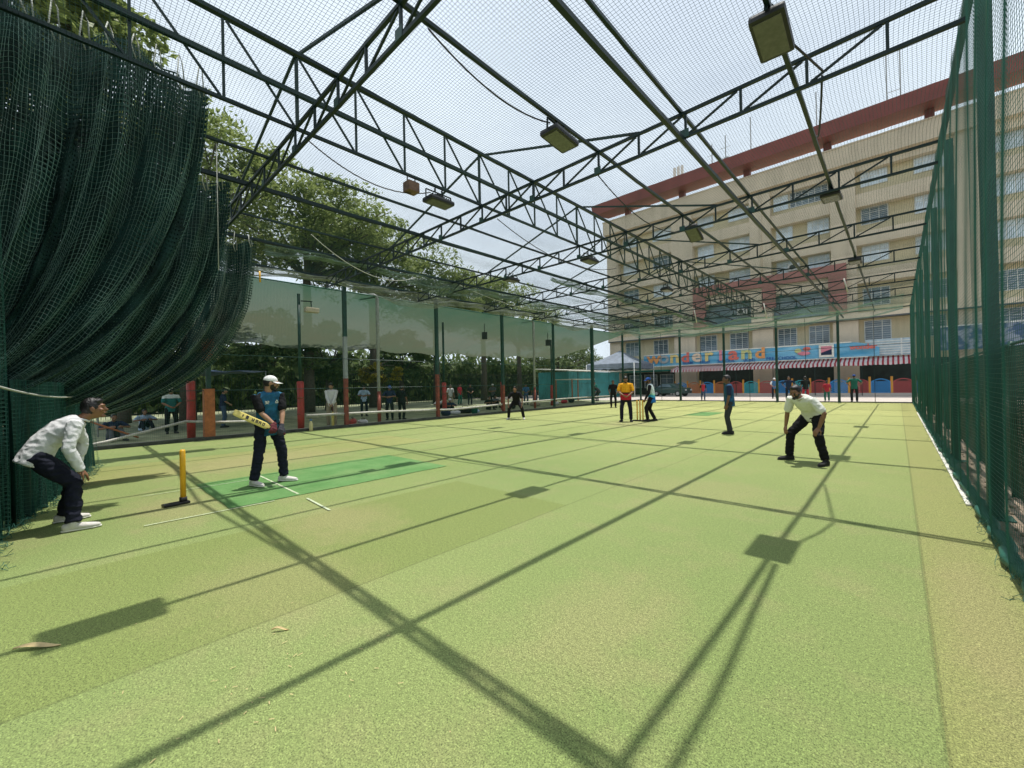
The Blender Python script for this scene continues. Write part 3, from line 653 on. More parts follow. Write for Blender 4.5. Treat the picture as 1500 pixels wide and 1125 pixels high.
person('person in dark clothes bending down by the white topped table', (-20.8, 34.0, 0), facing(-0.9, 0.2), s=1.05, lean=58, pelvis=(0, -0.2, 0.86), hands=((-0.2, 0.42, 0.75), (0.2, 0.45, 0.75)), poles=PO, shirt='black_cloth', trousers='black_cloth', seed=31.0)
stander('person in teal clothes standing by the corrugated shed', -23.9, 38.6, (0.6, -0.7), 'side', 1.05, shirt='green_cloth', trousers='jeans')
stander('child in red and black shirt behind the far net', -12.6, 38.2, (0.4, -0.9), 'side', 0.93, shirt='red_cloth', sleeve='black_cloth', trousers='jeans')
stander('person in white helmet-like cap and blue white top behind the far net', -8.0, 42.6, (0.2, -0.95), 'front', 1.06, shirt='blue_cloth', sleeve='white_shirt', trousers='navy_trouser', cap='white_cap')
stander('person in navy shirt in the middle of the three behind the far net', -6.1, 37.5, (0.2, -0.95), 'hips', 1.10, shirt='navy_cloth', trousers='navy_trouser')
stander('person in black shirt just right of the one in navy', -5.1, 37.9, (-0.3, 0.95), 'side', 1.09, shirt='black_cloth', trousers='red_cloth')
stander('boy in red shirt and green trousers walking behind the far net', -3.75, 37.3, (-0.3, 0.95), 'side', 0.88, shirt='red_cloth', trousers='green_cloth', shoes='shoe_white')
stander('man in teal shirt with arms held out, back to the court', -2.22, 37.2, (-0.1, 1.0), 'hips', 1.11, shirt='green_cloth', trousers='black_cloth', cap='blue_cap')
# seated along the wall in the shade
def sitter(label, x, y, face, **k):
    t, _ = person(label, (x, y, 0), facing(*face), s=1.05, lean=12, pelvis=(0, 0, 0.14), feet=((-0.16, 0.52, 10), (0.16, 0.50, -10)), hands=((-0.18, 0.36, 0.46), (0.18, 0.36, 0.46)), poles=PO, knee=(0, 0.5, 1), seed=x+y, **k)
    return t
sitter('seated person in dark clothes on the ground beyond the bent pipe', -20.3, 1.0, (0.95, 0.2), shirt='navy_cloth', trousers='grey_cloth')
sitter('seated person in white top under the dark tarpaulin', -24.5, 2.2, (0.95, 0.2), shirt='pale_blue_cloth', trousers='navy_trouser')
sitter('seated person in white top low behind the pipe rail', -23.0, 17.2, (0.9, -0.3), shirt='white_shirt', trousers='black_cloth')
sitter('seated person in navy top next to the bags behind the rail', -20.2, 15.9, (0.9, -0.3), shirt='navy_cloth', trousers='black_cloth', cap='white_cap')
sitter('seated person in grey top near the green bucket', -22.2, 21.8, (0.9, -0.3), shirt='grey_cloth', trousers='black_cloth')
sitter('seated person in black behind the crouching fielder', -21.0, 20.0, (0.9, -0.3), shirt='black_cloth', trousers='black_cloth')
make_bat('yellow bat with red handle stood upright in front of the man in khaki', (-17.72, 7.66, 0.98), (math.pi, 0, 0.6), 1.1, letters=False)

# ------------------------------------------------------------------ ground
def turf_mat():
    m, nt, out = new_mat('artificial turf'); b = NB(nt); co = b.coord()
    sp = b.n('ShaderNodeSeparateXYZ'); b.l(co, sp.inputs[0]); X, Y = sp.outputs['X'], sp.outputs['Y']
    big = b.noise(co, 0.22, 4, 0.55); mid = b.noise(co, 1.6, 4, 0.6)
    c = b.mix(b.range(big, 0.35, 0.68), (0.200, 0.264, 0.084), (0.250, 0.300, 0.104))
    c = b.mix(b.range(mid, 0.50, 0.80, 0, 0.55), c, (0.31, 0.285, 0.135))
    far = b.range(Y, 6.0, 26.0, 0.0, 0.9)  # far turf paled: sheen of its fibres put into the colour
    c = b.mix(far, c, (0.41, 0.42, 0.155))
    def rect(x0, x1, y0, y1, soft=0.02):
        q = [b.range(X, x0-soft, x0+soft), b.range(X, x1-soft, x1+soft, 1, 0), b.range(Y, y0-soft, y0+soft), b.range(Y, y1-soft, y1+soft, 1, 0)]
        return b.math('MULTIPLY', b.math('MULTIPLY', q[0], q[1]), b.math('MULTIPLY', q[2], q[3]))
    edge = b.math('GREATER_THAN', X, 0.13)
    c = b.mix(b.math('MULTIPLY', edge, 0.5), c, (0.30, 0.285, 0.10))
    c = b.mix(b.math('MULTIPLY', rect(-5.65, -3.33, -6, 4.6), 0.75), c, (0.19, 0.235, 0.065))
    c = b.mix(b.math('MULTIPLY', rect(-9.4, -6.6, 4.7, 17.5, 0.05), 0.22), c, (0.20, 0.27, 0.07))
    c = b.mix(b.math('MULTIPLY', rect(-13.0, -10.6, -1, 7.5, 0.05), 0.35), c, (0.34, 0.30, 0.10))
    def patch(x0, y0, rx, ry, k, colr):
        dx = b.math('DIVIDE', b.math('SUBTRACT', X, x0), rx); dy = b.math('DIVIDE', b.math('SUBTRACT', Y, y0), ry)
        d = b.math('SQRT', b.math('ADD', b.math('MULTIPLY', dx, dx), b.math('MULTIPLY', dy, dy)))
        d = b.math('ADD', d, b.math('MULTIPLY', b.math('SUBTRACT', b.noise(co, 3.5, 5, 0.7), 0.5), 1.3))
        return b.mix(b.range(d, 0.35, 1.05, k, 0.0), c, colr)
    for x0, y0, rx, ry, k in ((-1.55, 2.5, 0.6, 1.2, 0.42), (-5.2, 2.3, 1.1, 0.8, 0.5), (-7.6, 1.0, 1.3, 0.7, 0.55), (-8.0, 15.4, 1.6, 2.0, 0.5), (-11.2, 3.0, 1.6, 2.4, 0.6), (-3.9, 1.2, 1.2, 0.9, 0.35), (-2.3, 6.5, 1.6, 1.0, 0.35), (0.4, 4.2, 0.3, 2.0, 0.5)):
        c = patch(x0, y0, rx, ry, k, (0.325, 0.29, 0.135))
    c = b.mix(b.range(b.noise(co, 0.9, 6, 0.75), 0.56, 0.74, 0, 0.4), c, (0.17, 0.235, 0.07))
    # seams between the turf strips
    for x in (0.13, -3.33, -13.0):
        sm = b.math('LESS_THAN', b.math('ABSOLUTE', b.math('SUBTRACT', X, x)), 0.012)
        c = b.mix(b.math('MULTIPLY', sm, 0.35), c, (0.08, 0.09, 0.03))
    fine = b.noise(co, 112.0, 3, 0.75); fine2 = b.noise(co, 40.0, 4, 0.75)
    st = b.n('ShaderNodeMapping'); b.l(co, st.inputs[0]); st.inputs['Scale'].default_value = (1.0, 0.35, 1.0)
    blade = b.noise(st.outputs[0], 210.0, 2, 0.6)
    k = b.math('MULTIPLY', b.range(fine, 0.28, 0.72, 0.34, 1.62), b.range(fine2, 0.3, 0.7, 0.68, 1.30))
    k = b.math('MULTIPLY', k, b.range(blade, 0.3, 0.7, 0.75, 1.25))
    spk = b.noise(co, 140.0, 2, 0.5)
    k = b.math('MULTIPLY', k, b.range(spk, 0.34, 0.44, 0.45, 1.05))
    v = b.n('ShaderNodeVectorMath', operation='SCALE'); b.l(c, v.inputs[0]); b.l(k, v.inputs['Scale'])
    h = b.math('ADD', b.math('ADD', fine, b.math('MULTIPLY', blade, 0.6)), b.math('MULTIPLY', mid, 0.8))
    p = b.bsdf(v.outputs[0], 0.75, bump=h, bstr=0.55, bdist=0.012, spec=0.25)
    b.l(p.outputs[0], out.inputs[0]); return m
M['turf'] = turf_mat()
def mat_mat():
    m, nt, out = new_mat('green batting mat'); b = NB(nt); co = b.coord()
    c = b.mix(b.range(b.noise(co, 2.0, 4), 0.3, 0.7), (0.088, 0.212, 0.060), (0.135, 0.27, 0.090))
    c = b.mix(b.range(b.noise(co, 1.1, 6, 0.7), 0.48, 0.72, 0, 0.6), c, (0.20, 0.29, 0.11))
    f = b.noise(co, 120.0, 3, 0.7); v = b.n('ShaderNodeVectorMath', operation='SCALE'); b.l(c, v.inputs[0]); b.l(b.range(f, 0.3, 0.7, 0.65, 1.35), v.inputs['Scale'])
    p = b.bsdf(v.outputs[0], 0.75, bump=f, bstr=0.4, bdist=0.01, spec=0.2); b.l(p.outputs[0], out.inputs[0]); return m
M['batting_mat'] = mat_mat()
M['concrete'] = mat('pale concrete', (0.50, 0.44, 0.39), 0.85, 0.14, 0.8, 0.2, 20.0)
M['dirt'] = mat('shaded dirt', (0.25, 0.27, 0.16), 0.95, 0.4, 1.2, 0.5, 12.0)
M['outer'] = mat('dry ground', (0.20, 0.18, 0.13), 0.95, 0.3, 0.05, 0.3, 2.0)

def sheet(name, x0, x1, y0, y1, z, m, label=None, cat=None, kind='structure', nx=1, ny=1, bumpz=0.0):
    xs = np.linspace(x0, x1, nx+1); ys = np.linspace(y0, y1, ny+1)
    vs = [(x, y, z+(random.uniform(-1, 1)*bumpz if bumpz else 0)) for y in ys for x in xs]
    fs = [(j*(nx+1)+i, j*(nx+1)+i+1, (j+1)*(nx+1)+i+1, (j+1)*(nx+1)+i) for j in range(ny) for i in range(nx)]
    mb = MB(); mb.add(vs, fs); o = mb.build(name, m)
    return tag(o, label, cat, None, kind)
sheet('ground', -2500, 2500, -2500, 2500, -0.016, M['outer'])
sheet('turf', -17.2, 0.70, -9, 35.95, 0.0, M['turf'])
sheet('path', -60, 40, 36.15, 53.2, -0.008, M['concrete'])
sheet('dirt_ground', -60, -17.25, -12, 36.1, -0.006, M['dirt'], nx=40, ny=40)
sheet('gravel_strip', 0.74, 6.0, -8, 36.1, -0.002, M['soil'], nx=30, ny=200, bumpz=0.0)
mtt = sheet('batting_mat', -9.15, -6.87, 1.5, 5.31, 0.0075, M['batting_mat'], 'bright green rectangular mat under the batsman with worn white lines', 'mat', None, nx=46, ny=76, bumpz=0.0022)
for v in mtt.data.vertices:
    e = min(v.co.x+9.15, -6.87-v.co.x, v.co.y-1.5, 5.31-v.co.y)
    if e < 0.01: v.co.x += 0.018*noise.noise(v.co*2.0); v.co.y += 0.018*noise.noise(v.co*2.0+V((5, 0, 0))); v.co.z += max(0, 0.010*noise.noise(v.co*1.3))
mt2 = sheet('batting_mat', -7.75, -6.6, 20.6, 23.2, 0.006, M['batting_mat'], 'small faded green mat on the turf behind the far stumps', 'mat', None)
def line(x0, y0, x1, y1, w=0.034):
    mb = MB(); d = V((x1-x0, y1-y0, 0)).normalized(); n = V((-d.y, d.x, 0))*w/2
    a, c = V((x0, y0, 0.0125)), V((x1, y1, 0.0125)); mb.add([a-n, c-n, c+n, a+n], [(0, 1, 2, 3)])
    return tag(mb.build('crease_line', M['paint_line']), kind='structure')
line(-9.0, 2.47, -6.93, 2.43); line(-6.55, 2.42, -5.66, 2.38); line(-8.80, 0.75, -8.76, 2.3, 0.022); line(-6.83, 0.6, -6.80, 2.05, 0.028); line(-7.95, 2.15, -7.92, 2.45, 0.03)

# ------------------------------------------------------------------ steel frame
ZT, ZB = 6.27, 5.86
XL, XR = -17.3, 0.66
TY = [-1.59+4.43*k for k in range(0, 9)]; TY[1] -= 0.07
truss_note = ['over the draped nets', 'over the bending boy and the batting mat', 'just beyond the nearest row of floodlights', 'second beyond the nearest row of floodlights', 'over the man in the blue vest', 'third from the far net wall', 'second from the far net wall', 'nearest to the far net wall', 'x']
def cross_truss(k):
    y = TY[k]; t = thing('roof_truss', 'green steel lattice truss across the cage, '+truss_note[k], 'roof truss', (0, y, 0), 0, 'cross trusses under the roof net')
    mb = MB(); mb.bar((XL, 0, ZT), (XR, 0, ZT), 0.05); mb.build('top_chord', M['steel'], t)
    mb = MB(); mb.bar((XL, 0, ZB), (XR, 0, ZB), 0.05); mb.build('bottom_chord', M['steel'], t)
    for i in range(0, 21):
        x = -0.02-0.855*i
        if x < XL+0.1: break
        mb = MB(); mb.bar((x, 0, ZB+0.026), (x, 0, ZT-0.026), 0.036); mb.build('web_post', M['steel'], t)
        if i < 20:
            mb = MB(); mb.bar((x-0.855+0.04, 0.001, ZB+0.03), (x-0.05, 0.001, ZT-0.03), 0.03); mb.build('web_diagonal', M['steel'], t)
    for i in (3, 5, 7, 9, 11, 13, 17):
        x = -0.02-0.855*i
        if x > XL+0.3:
            mb = MB(); mb.box((x-0.09, -0.031, ZB-0.02), (x+0.06, -0.0265, ZB+0.12)); mb.build('gusset_plate', M['steel_post'], t)
    # braces rising to the ridge girder
    for xa in (-3.4, -12.2):
        mb = MB(); mb.bar((xa, 0.045, ZT+0.03), (-7.8, 0.045, 7.62), 0.042); mb.build('ridge_brace', M['steel'], t)
for k in range(8): cross_truss(k)

Y0, Y1 = -2.2, 35.9
def purlin(x, z, r, label, y0=Y0, y1=Y1, square=True, m='steel'):
    mb = MB(); rw = random.Random(int(abs(x)*100)); n_ = 34
    pp = [V((rw.uniform(-1, 1)*0.008, (y1-y0)*i/n_, rw.uniform(-1, 1)*0.006-0.012*abs(math.sin(math.pi*((y1-y0)*i/n_+y0-TY[0])/4.43)))) for i in range(n_+1)]
    for a_, b_ in zip(pp[:-1], pp[1:]): mb.bar(a_, b_, r)
    o = mb.build('roof_purlin', M[m]); o.location = (x, y0, z); return tag(o, label, 'roof beam', 'long beams running the length of the roof')
purlin(-1.02, 6.0, 0.055, 'dark green long roof beam nearest to the side fence')
purlin(-2.63, ZB-0.055, 0.07, 'thick dark green roof beam under the trusses, lower of a close pair')
purlin(-2.66, ZT+0.052, 0.05, 'dark green roof beam over the trusses, upper of a close pair')
purlin(-4.32, ZT+0.052, 0.055, 'dark green roof beam carrying the floodlight above the middle of the turf')
purlin(-6.02, ZT+0.052, 0.05, 'dark green roof beam between the floodlight beam and the tall ridge truss')
purlin(-9.15, ZT+0.052, 0.05, 'slim dark green roof beam first past the tall ridge truss')
purlin(-10.65, ZT+0.055, 0.085, 'thick green roof beam second past the tall ridge truss')
purlin(-12.5, ZT+0.052, 0.05, 'slim green roof beam third past the tall ridge truss')
purlin(-14.4, ZT+0.055, 0.085, 'thick green roof beam close to the shade cloth side')
purlin(-17.3, ZT+0.055, 0.08, 'green eaves beam along the top of the pipe rail side')
purlin(0.72, ZT+0.055, 0.08, 'green eaves beam along the top of the near side fence')
# ridge girder standing on the trusses
t = thing('ridge_girder', 'tall green lattice girder running the length of the roof above the trusses', 'roof girder', (-7.8, 0, 0))
for nm, z, r in (('top_chord', 7.66, 0.055), ('middle_chord', 6.93, 0.075), ('bottom_chord', 6.335, 0.055)):
    mb = MB(); mb.bar((0 if nm != 'middle_chord' else 0.06, Y0, z), (0 if nm != 'middle_chord' else 0.06, Y1, z), r); mb.build(nm, M['steel'], t)
yy = 2.84-1.1075*4; k = 0
while yy < Y1-0.3:
    mb = MB(); mb.bar((0, yy, 6.365), (0, yy, 7.63), 0.05 if k % 4 == 0 else 0.036); mb.build('web_post', M['steel'], t)
    if yy+1.1 < Y1:
        mb = MB(); mb.bar((-0.001, yy+0.05, 7.62), (-0.001, yy+1.06, 6.37), 0.032); mb.build('web_diagonal', M['steel'], t)
    yy += 1.1075; k += 1

def post(name, x, y, h, label, group, segs, w=0.15, rz=0.0):
    t = thing(name, label, 'post', (x, y, 0), rz, group)
    for nm, z0, z1, ww, mt in segs:
        mb = MB(); mb.box((-ww/2, -ww/2, z0), (ww/2, ww/2, z1)); mb.build(nm, M[mt], t, bevel=0.008)
    mb = MB(); mb.box((-0.14, -0.14, 0.001), (0.14, 0.14, 0.014)); mb.build('base_plate', M['steel_post'], t)
    return t
rn = ['closest to the camera side, beside the gravel', 'thickest in view, beside the blue bag', 'second along the side fence', 'third along the side fence', 'fourth along the side fence', 'fifth along the side fence', 'sixth along the side fence', 'last along the side fence']
for k in range(0, 8):
    post('fence_post', 0.80, TY[k]+0.02, 6.24, 'green square post of the near side fence, '+rn[k], 'posts of the near side fence', [('shaft', 0.014, 6.24, 0.125, 'steel_post')])
for x, lab in ((-13.72, 'green post of the far net wall in front of the low shop'), (-10.2, 'green post of the far net wall left of the man in the blue vest'), (-6.58, 'green post of the far net wall beside the three onlookers'), (-2.95, 'green post of the far net wall left of the man with arms out'), (0.70, 'green corner post where the far net wall meets the near side fence')):
    post('fence_post', x, 36.0, 6.2, lab, 'posts of the far net wall', [('shaft', 0.014, 6.2, 0.15, 'steel_post')])
LP = [(3.25, 'padded'), (8.1, 'patched'), (12.95, 'red'), (17.8, 'green'), (22.85, 'green2'), (27.8, 'green3'), (32.7, 'green4'), (36.0, 'corner')]
llab = dict(padded='square post wrapped low down in orange brown padding', patched='post green on top, bare grey in the middle and rust red below', red='green post painted rust red below, beside the sagging shade cloth corner',
            green='green post behind the crouching fielder in black', green2='green post between the crouching fielder and the shed', green3='thicker green post in front of the teal shed', green4='slim green post just before the far corner', corner='green corner post at the pipe rail end of the far net wall')
for y, kd in LP:
    if kd == 'padded': sg = [('upper_shaft', 1.75, 6.2, 0.14, 'steel_post'), ('padding', 0.05, 1.75, 0.30, 'orange_pad')]
    elif kd == 'patched': sg = [('upper_shaft', 3.9, 6.2, 0.15, 'steel_post'), ('grey_shaft', 2.1, 3.9, 0.155, 'grey_pipe'), ('lower_shaft', 0.014, 2.1, 0.15, 'red_paint')]
    elif kd == 'red': sg = [('upper_shaft', 2.3, 6.2, 0.15, 'steel_post'), ('lower_shaft', 0.014, 2.3, 0.15, 'red_paint')]
    elif kd == 'green': sg = [('upper_shaft', 1.7, 6.2, 0.15, 'steel_post'), ('lower_shaft', 0.014, 1.7, 0.15, 'red_paint')]
    else: sg = [('shaft', 0.014, 6.2, 0.2 if kd == 'green3' else 0.13, 'steel_post')]
    post('wall_post', XL-0.08, y, 6.2, llab[kd], 'posts along the pipe rail side', sg)
# orange board tied to the padded post
mb = MB(); mb.box((-0.16, -0.16, 2.6), (0.16, 0.16, 3.35)); o = mb.build('padding_roll', M['orange_pad'], bevel=0.05); o.location = (XL-0.08, 3.25, 0.12)
tag(o, 'orange brown pad strapped high on the padded square post', 'padding')
mb = MB(); mb.ball((0, 0, 0), (0.12, 0.09, 0.22), None, 12, 8); o = mb.build('cloth_bundle', M['khaki'], None, True); o.location = (XL+0.12, 3.45, 2.95); tag(o, 'beige cloth bundle hanging on the padded square post', 'cloth bundle')
# grey pipes with an elbow
for x, y, h, lab in ((-17.75, 9.85, 6.0, 'grey round pipe with an elbow at the top, beside the red based post'), (-17.75, 21.2, 5.95, 'grey round pipe with an elbow, behind the crouching fielder in black')):
    t = thing('drain_pipe', lab, 'pipe', (x, y, 0), 0, 'grey pipes with elbows')
    mb = MB(); mb.tube([(0, 0, 1.5), (0, 0, h-0.15), (-0.02, -0.03, h-0.05), (-0.08, -0.1, h), (-0.5, -0.55, h+0.03)], 0.075, 12); mb.build('pipe', M['grey_pipe'], t, True)
    mb = MB(); mb.tube([(0, 0, 0), (0, 0, 1.5)], 0.083, 12); mb.build('painted_base', M['red_paint'], t, True)
    for z in (2.9, 4.6):
        mb = MB(); mb.tube([(0, 0, z), (0, 0, z+0.06)], 0.088, 12); mb.build('coupling', M['grey_pipe'], t, True)
# padded posts of the shade outside
for x, y, lab, h, rp in ((-18.6, 2.95, 'bright red padded post in front of the man in teal', 5.0, 2.05), (-17.95, 6.45, 'thin green post with red padding, beside the bottle', 5.6, 2.0), (-19.3, 14.85, 'red padded post just beyond the rust red based post', 5.4, 1.9), (-19.7, 20.1, 'orange red padded post next to the crouching fielder', 5.4, 1.9), (-20.0, 26.0, 'thin shade post with rust red base before the shed', 5.2, 1.6)):
    t = thing('padded_post', lab, 'post', (x, y, 0), 0, 'posts carrying the shade cloth')
    mb = MB(); mb.tube([(0, 0, rp), (0, 0, h)], 0.06, 10); mb.build('shaft', M['steel_post'], t, True)
    mb = MB(); mb.tube([(0, 0, 0), (0.01, 0, rp*0.33), (-0.008, 0.01, rp*0.66), (0, 0, rp-0.03), (0, 0, rp)], [0.125, 0.135, 0.128, 0.135, 0.10], 12); pd = mb.build('padding', M['red_pad'], t, True)
    for z in (0.33, 0.66):
        mb = MB(); mb.tube([(0.002, 0, rp*z-0.03), (0.002, 0, rp*z+0.03)], 0.141, 12); mb.build('tape', M['red_paint'], pd, True)
# pipe rail, kerb, white edging
def cable(name, label, cat, pts, r, m, group=None, n=6):
    mb = MB(); mb.tube(pts, r, n); return tag(mb.build(name, M[m], None, True), label, cat, group)
def sag(a, b2, d, k=12):
    a, b2 = V(a), V(b2); return [a.lerp(b2, i/k)-V((0, 0, d*4*(i/k)*(1-i/k))) for i in range(k+1)]
cable('pipe_rail', 'white pipe rail low along the shade side, from the bottle to the shed', 'pipe rail', [(-17.45, 6.5, 0.60), (-17.46, 10, 0.55), (-17.44, 14, 0.42), (-17.45, 18, 0.52), (-17.45, 24, 0.62), (-17.45, 31, 0.60)], 0.055, 'white_pipe', None, 10)
cable('pipe_rail', 'bent white pipe rail rising to the red padded post then falling', 'pipe rail', [(-17.42, -0.2, 0.06), (-17.5, 0.7, 0.20), (-18.35, 2.75, 0.62), (-17.95, 3.1, 0.60), (-17.5, 3.7, 0.56), (-17.46, 5.6, 0.48)], 0.045, 'white_pipe', None, 10)
cable('bamboo_pole', 'thin brown pole leaning low behind the boy\'s face', 'pole', [(-19.0, -0.1, 1.05), (-18.2, 1.5, 0.2)], 0.03, 'orange_pad')
mb = MB(); mb.box((-17.42, -3, -0.01), (-17.2, 36.1, 0.11)); tag(mb.build('kerb', M['kerb'], bevel=0.01), 'dark low kerb under the net along the pipe rail side', 'kerb')
mb = MB(); mb.box((-17.2, 35.95, -0.01), (0.7, 36.15, 0.07)); tag(mb.build('kerb', M['kerb'], bevel=0.01), 'low dark kerb under the far net wall', 'kerb')
mb = MB(); mb.box((0.605, 7.75, 0.004), (0.69, 26.5, 0.022)); tag(mb.build('edging_strip', M['white_board'], bevel=0.004), 'white edging strip on the turf at the foot of the near side fence', 'edging')
for z, lab in ((6.1, 'top'), (2.95, 'upper'), (1.7, 'middle')):
    cable('wall_wire', 'thin green %s wire along the pipe rail side net' % lab, 'wire', [(XL-0.0, Y0, z), (XL, 17, z-0.03), (XL, Y1, z)], 0.014 if z < 6 else 0.03, 'steel_post', 'horizontal wires of the long net wall')
for z, lab in ((6.12, 'top'), (5.55, 'upper'), (3.8, 'middle')):
    cable('wall_wire', 'thin dark %s wire across the far net wall' % lab, 'wire', [(XL, 36.0, z), (-8, 36.0, z-0.05), (XR, 36.0, z)], 0.018 if z < 6 else 0.035, 'steel', 'horizontal wires of the far net wall')
for x in (-15.4, -12.0, -8.4, -4.8, -1.1):
    cable('guy_line', 'thin vertical line in the far net wall between two posts', 'line', [(x, 36.0, 0.05), (x, 36.0, 3), (x, 36.0, 6.0)], 0.018, 'steel', 'vertical cords of the far net wall')

# ------------------------------------------------------------------ nets
def roof_fn(u, v):
    x = XL+u; y = Y0+v
    ph = (y-TY[0])/4.43*math.pi
    z = ZT+0.10-0.07*np.abs(np.sin(ph))-0.03*np.sin(x*1.9)*np.sin(ph*0.5)+0.015*np.sin(x*4.3+y*0.8)
    return np.stack([x+0.02*np.sin(y*2.1+x), y+0.03*np.sin(x*1.3+y*0.7), z], axis=1)
o = net('roof_net', roof_fn, XR-XL+0.1, Y1-Y0, 0.05, 0.0021, M['roof_net'], seg=0.55, jit=0.003)
tag(o, 'dark square-mesh net stretched over the whole roof of the cage', 'roof net')
def wall_fn(u, v):
    y = Y0+u; return np.stack([XL+0.05+0.03*np.sin(y*0.9+v)*np.sin(v*0.5), y+0*v, 0.03+v], axis=1)
o = net('wall_net', wall_fn, Y1-Y0, 6.15, 0.05, 0.0017, M['fence_net'], seg=0.8)
tag(o, 'green net wall along the pipe rail side, with people behind it', 'net wall')
def farn_fn(u, v): return np.stack([XL+u, 35.9+0.04*np.sin(u*0.8)*np.sin(v*0.6), 0.04+v+0*u], axis=1)
o = net('wall_net', farn_fn, XR-XL, 6.12, 0.05, 0.0015, M['roof_net'], seg=0.9)
tag(o, 'dark net wall closing the far end in front of the school', 'net wall')
def fence_fn(u, v):
    y = -4.5+u; p = np.sin((y-TY[0])/4.43*math.pi)
    x = 0.655-0.045*np.abs(p)*np.sin(np.clip(v/6.2, 0, 1)*math.pi)+0.010*np.sin(y*7+v*1.1)*(0.3+np.abs(p))
    return np.stack([x, y+0.01*np.sin(v*3), 0.03+v-0.06*np.abs(p)*np.sin(np.clip(v/6.2, 0, 1)*math.pi)], axis=1)
fence = net('fence_net', fence_fn, 40.3, 6.2, 0.043, 0.00152, M['fence_net'], seg=0.3)
tag(fence, 'green diamond-looking net of the near side fence, hung in front of its posts', 'net wall')
# bunched hem of the fence net on the ground
pts = [(0.70+0.025*math.sin(i*1.7)+0.015*random.uniform(-1, 1), -4+0.22*i, 0.045+0.03*abs(math.sin(i*0.9))+random.uniform(0, 0.02)) for i in range(182)]
mb = MB(); mb.tube(pts, [0.045+0.02*random.random() for _ in pts], 7); hem = tag(mb.build('net_hem', M['fence_net'], None, True), 'rolled green hem of net lying along the foot of the near side fence', 'net roll')
fr = []
for i in range(520):
    y = random.uniform(-1, 22); a = np.array([0.70+random.uniform(-0.05, 0.03), y, random.uniform(0.05, 0.12)]); q = [a]
    for j in range(4): a = a+np.array([random.uniform(-0.05, 0.03), random.uniform(-0.07, 0.07), random.uniform(-0.05, 0.035)]); a[2] = max(0.006, a[2]); q.append(a)
    fr.append(np.array(q))
tag(strands('hem_netting', fr, 0.0022, M['fence_net'], hem), kind='stuff')

# drawn-back divider nets at the near end
def net_sheet_mat(name, col, cover, scale):
    m, nt, out = new_mat(name); b = NB(nt); uv = b.n('ShaderNodeTexCoord').outputs['UV']
    nz = b.n('ShaderNodeTexNoise'); nz.inputs['Scale'].default_value = 1.5; b.l(uv, nz.inputs['Vector'])
    vv = b.n('ShaderNodeVectorMath', operation='ADD'); b.l(uv, vv.inputs[0])
    s2 = b.n('ShaderNodeVectorMath', operation='SCALE'); b.l(nz.outputs['Color'], s2.inputs[0]); s2.inputs['Scale'].default_value = 0.12; b.l(s2.outputs[0], vv.inputs[1])
    sp = b.n('ShaderNodeSeparateXYZ'); b.l(vv.outputs[0], sp.inputs[0])
    fs = []
    for ax in ('X', 'Y'):
        f = b.math('FRACT', b.math('MULTIPLY', sp.outputs[ax], scale)); fs.append(b.math('LESS_THAN', f, cover))
    a = b.math('MAXIMUM', fs[0], fs[1])
    c = b.mix(b.range(b.noise(uv, 2.2, 4), 0.3, 0.7), sh(col, 0.55), sh(col, 1.45))
    p = b.bsdf(c, 0.75, spec=0.2); tr = b.n('ShaderNodeBsdfTransparent'); mx = b.n('ShaderNodeMixShader')
    b.l(a, mx.inputs[0]); b.l(tr.outputs[0], mx.inputs[1]); b.l(p.outputs[0], mx.inputs[2]); b.l(mx.outputs[0], out.inputs[0]); return m
M['net_mass'] = net_sheet_mat('gathered dark green netting', (0.010, 0.036, 0.030), 0.55, 17.0)
M['net_dense'] = net_sheet_mat('dense dark green netting', (0.009, 0.045, 0.036), 0.80, 34.0)
M['net_loose'] = net_sheet_mat('loose green netting', (0.008, 0.038, 0.030), 0.38, 17.0)

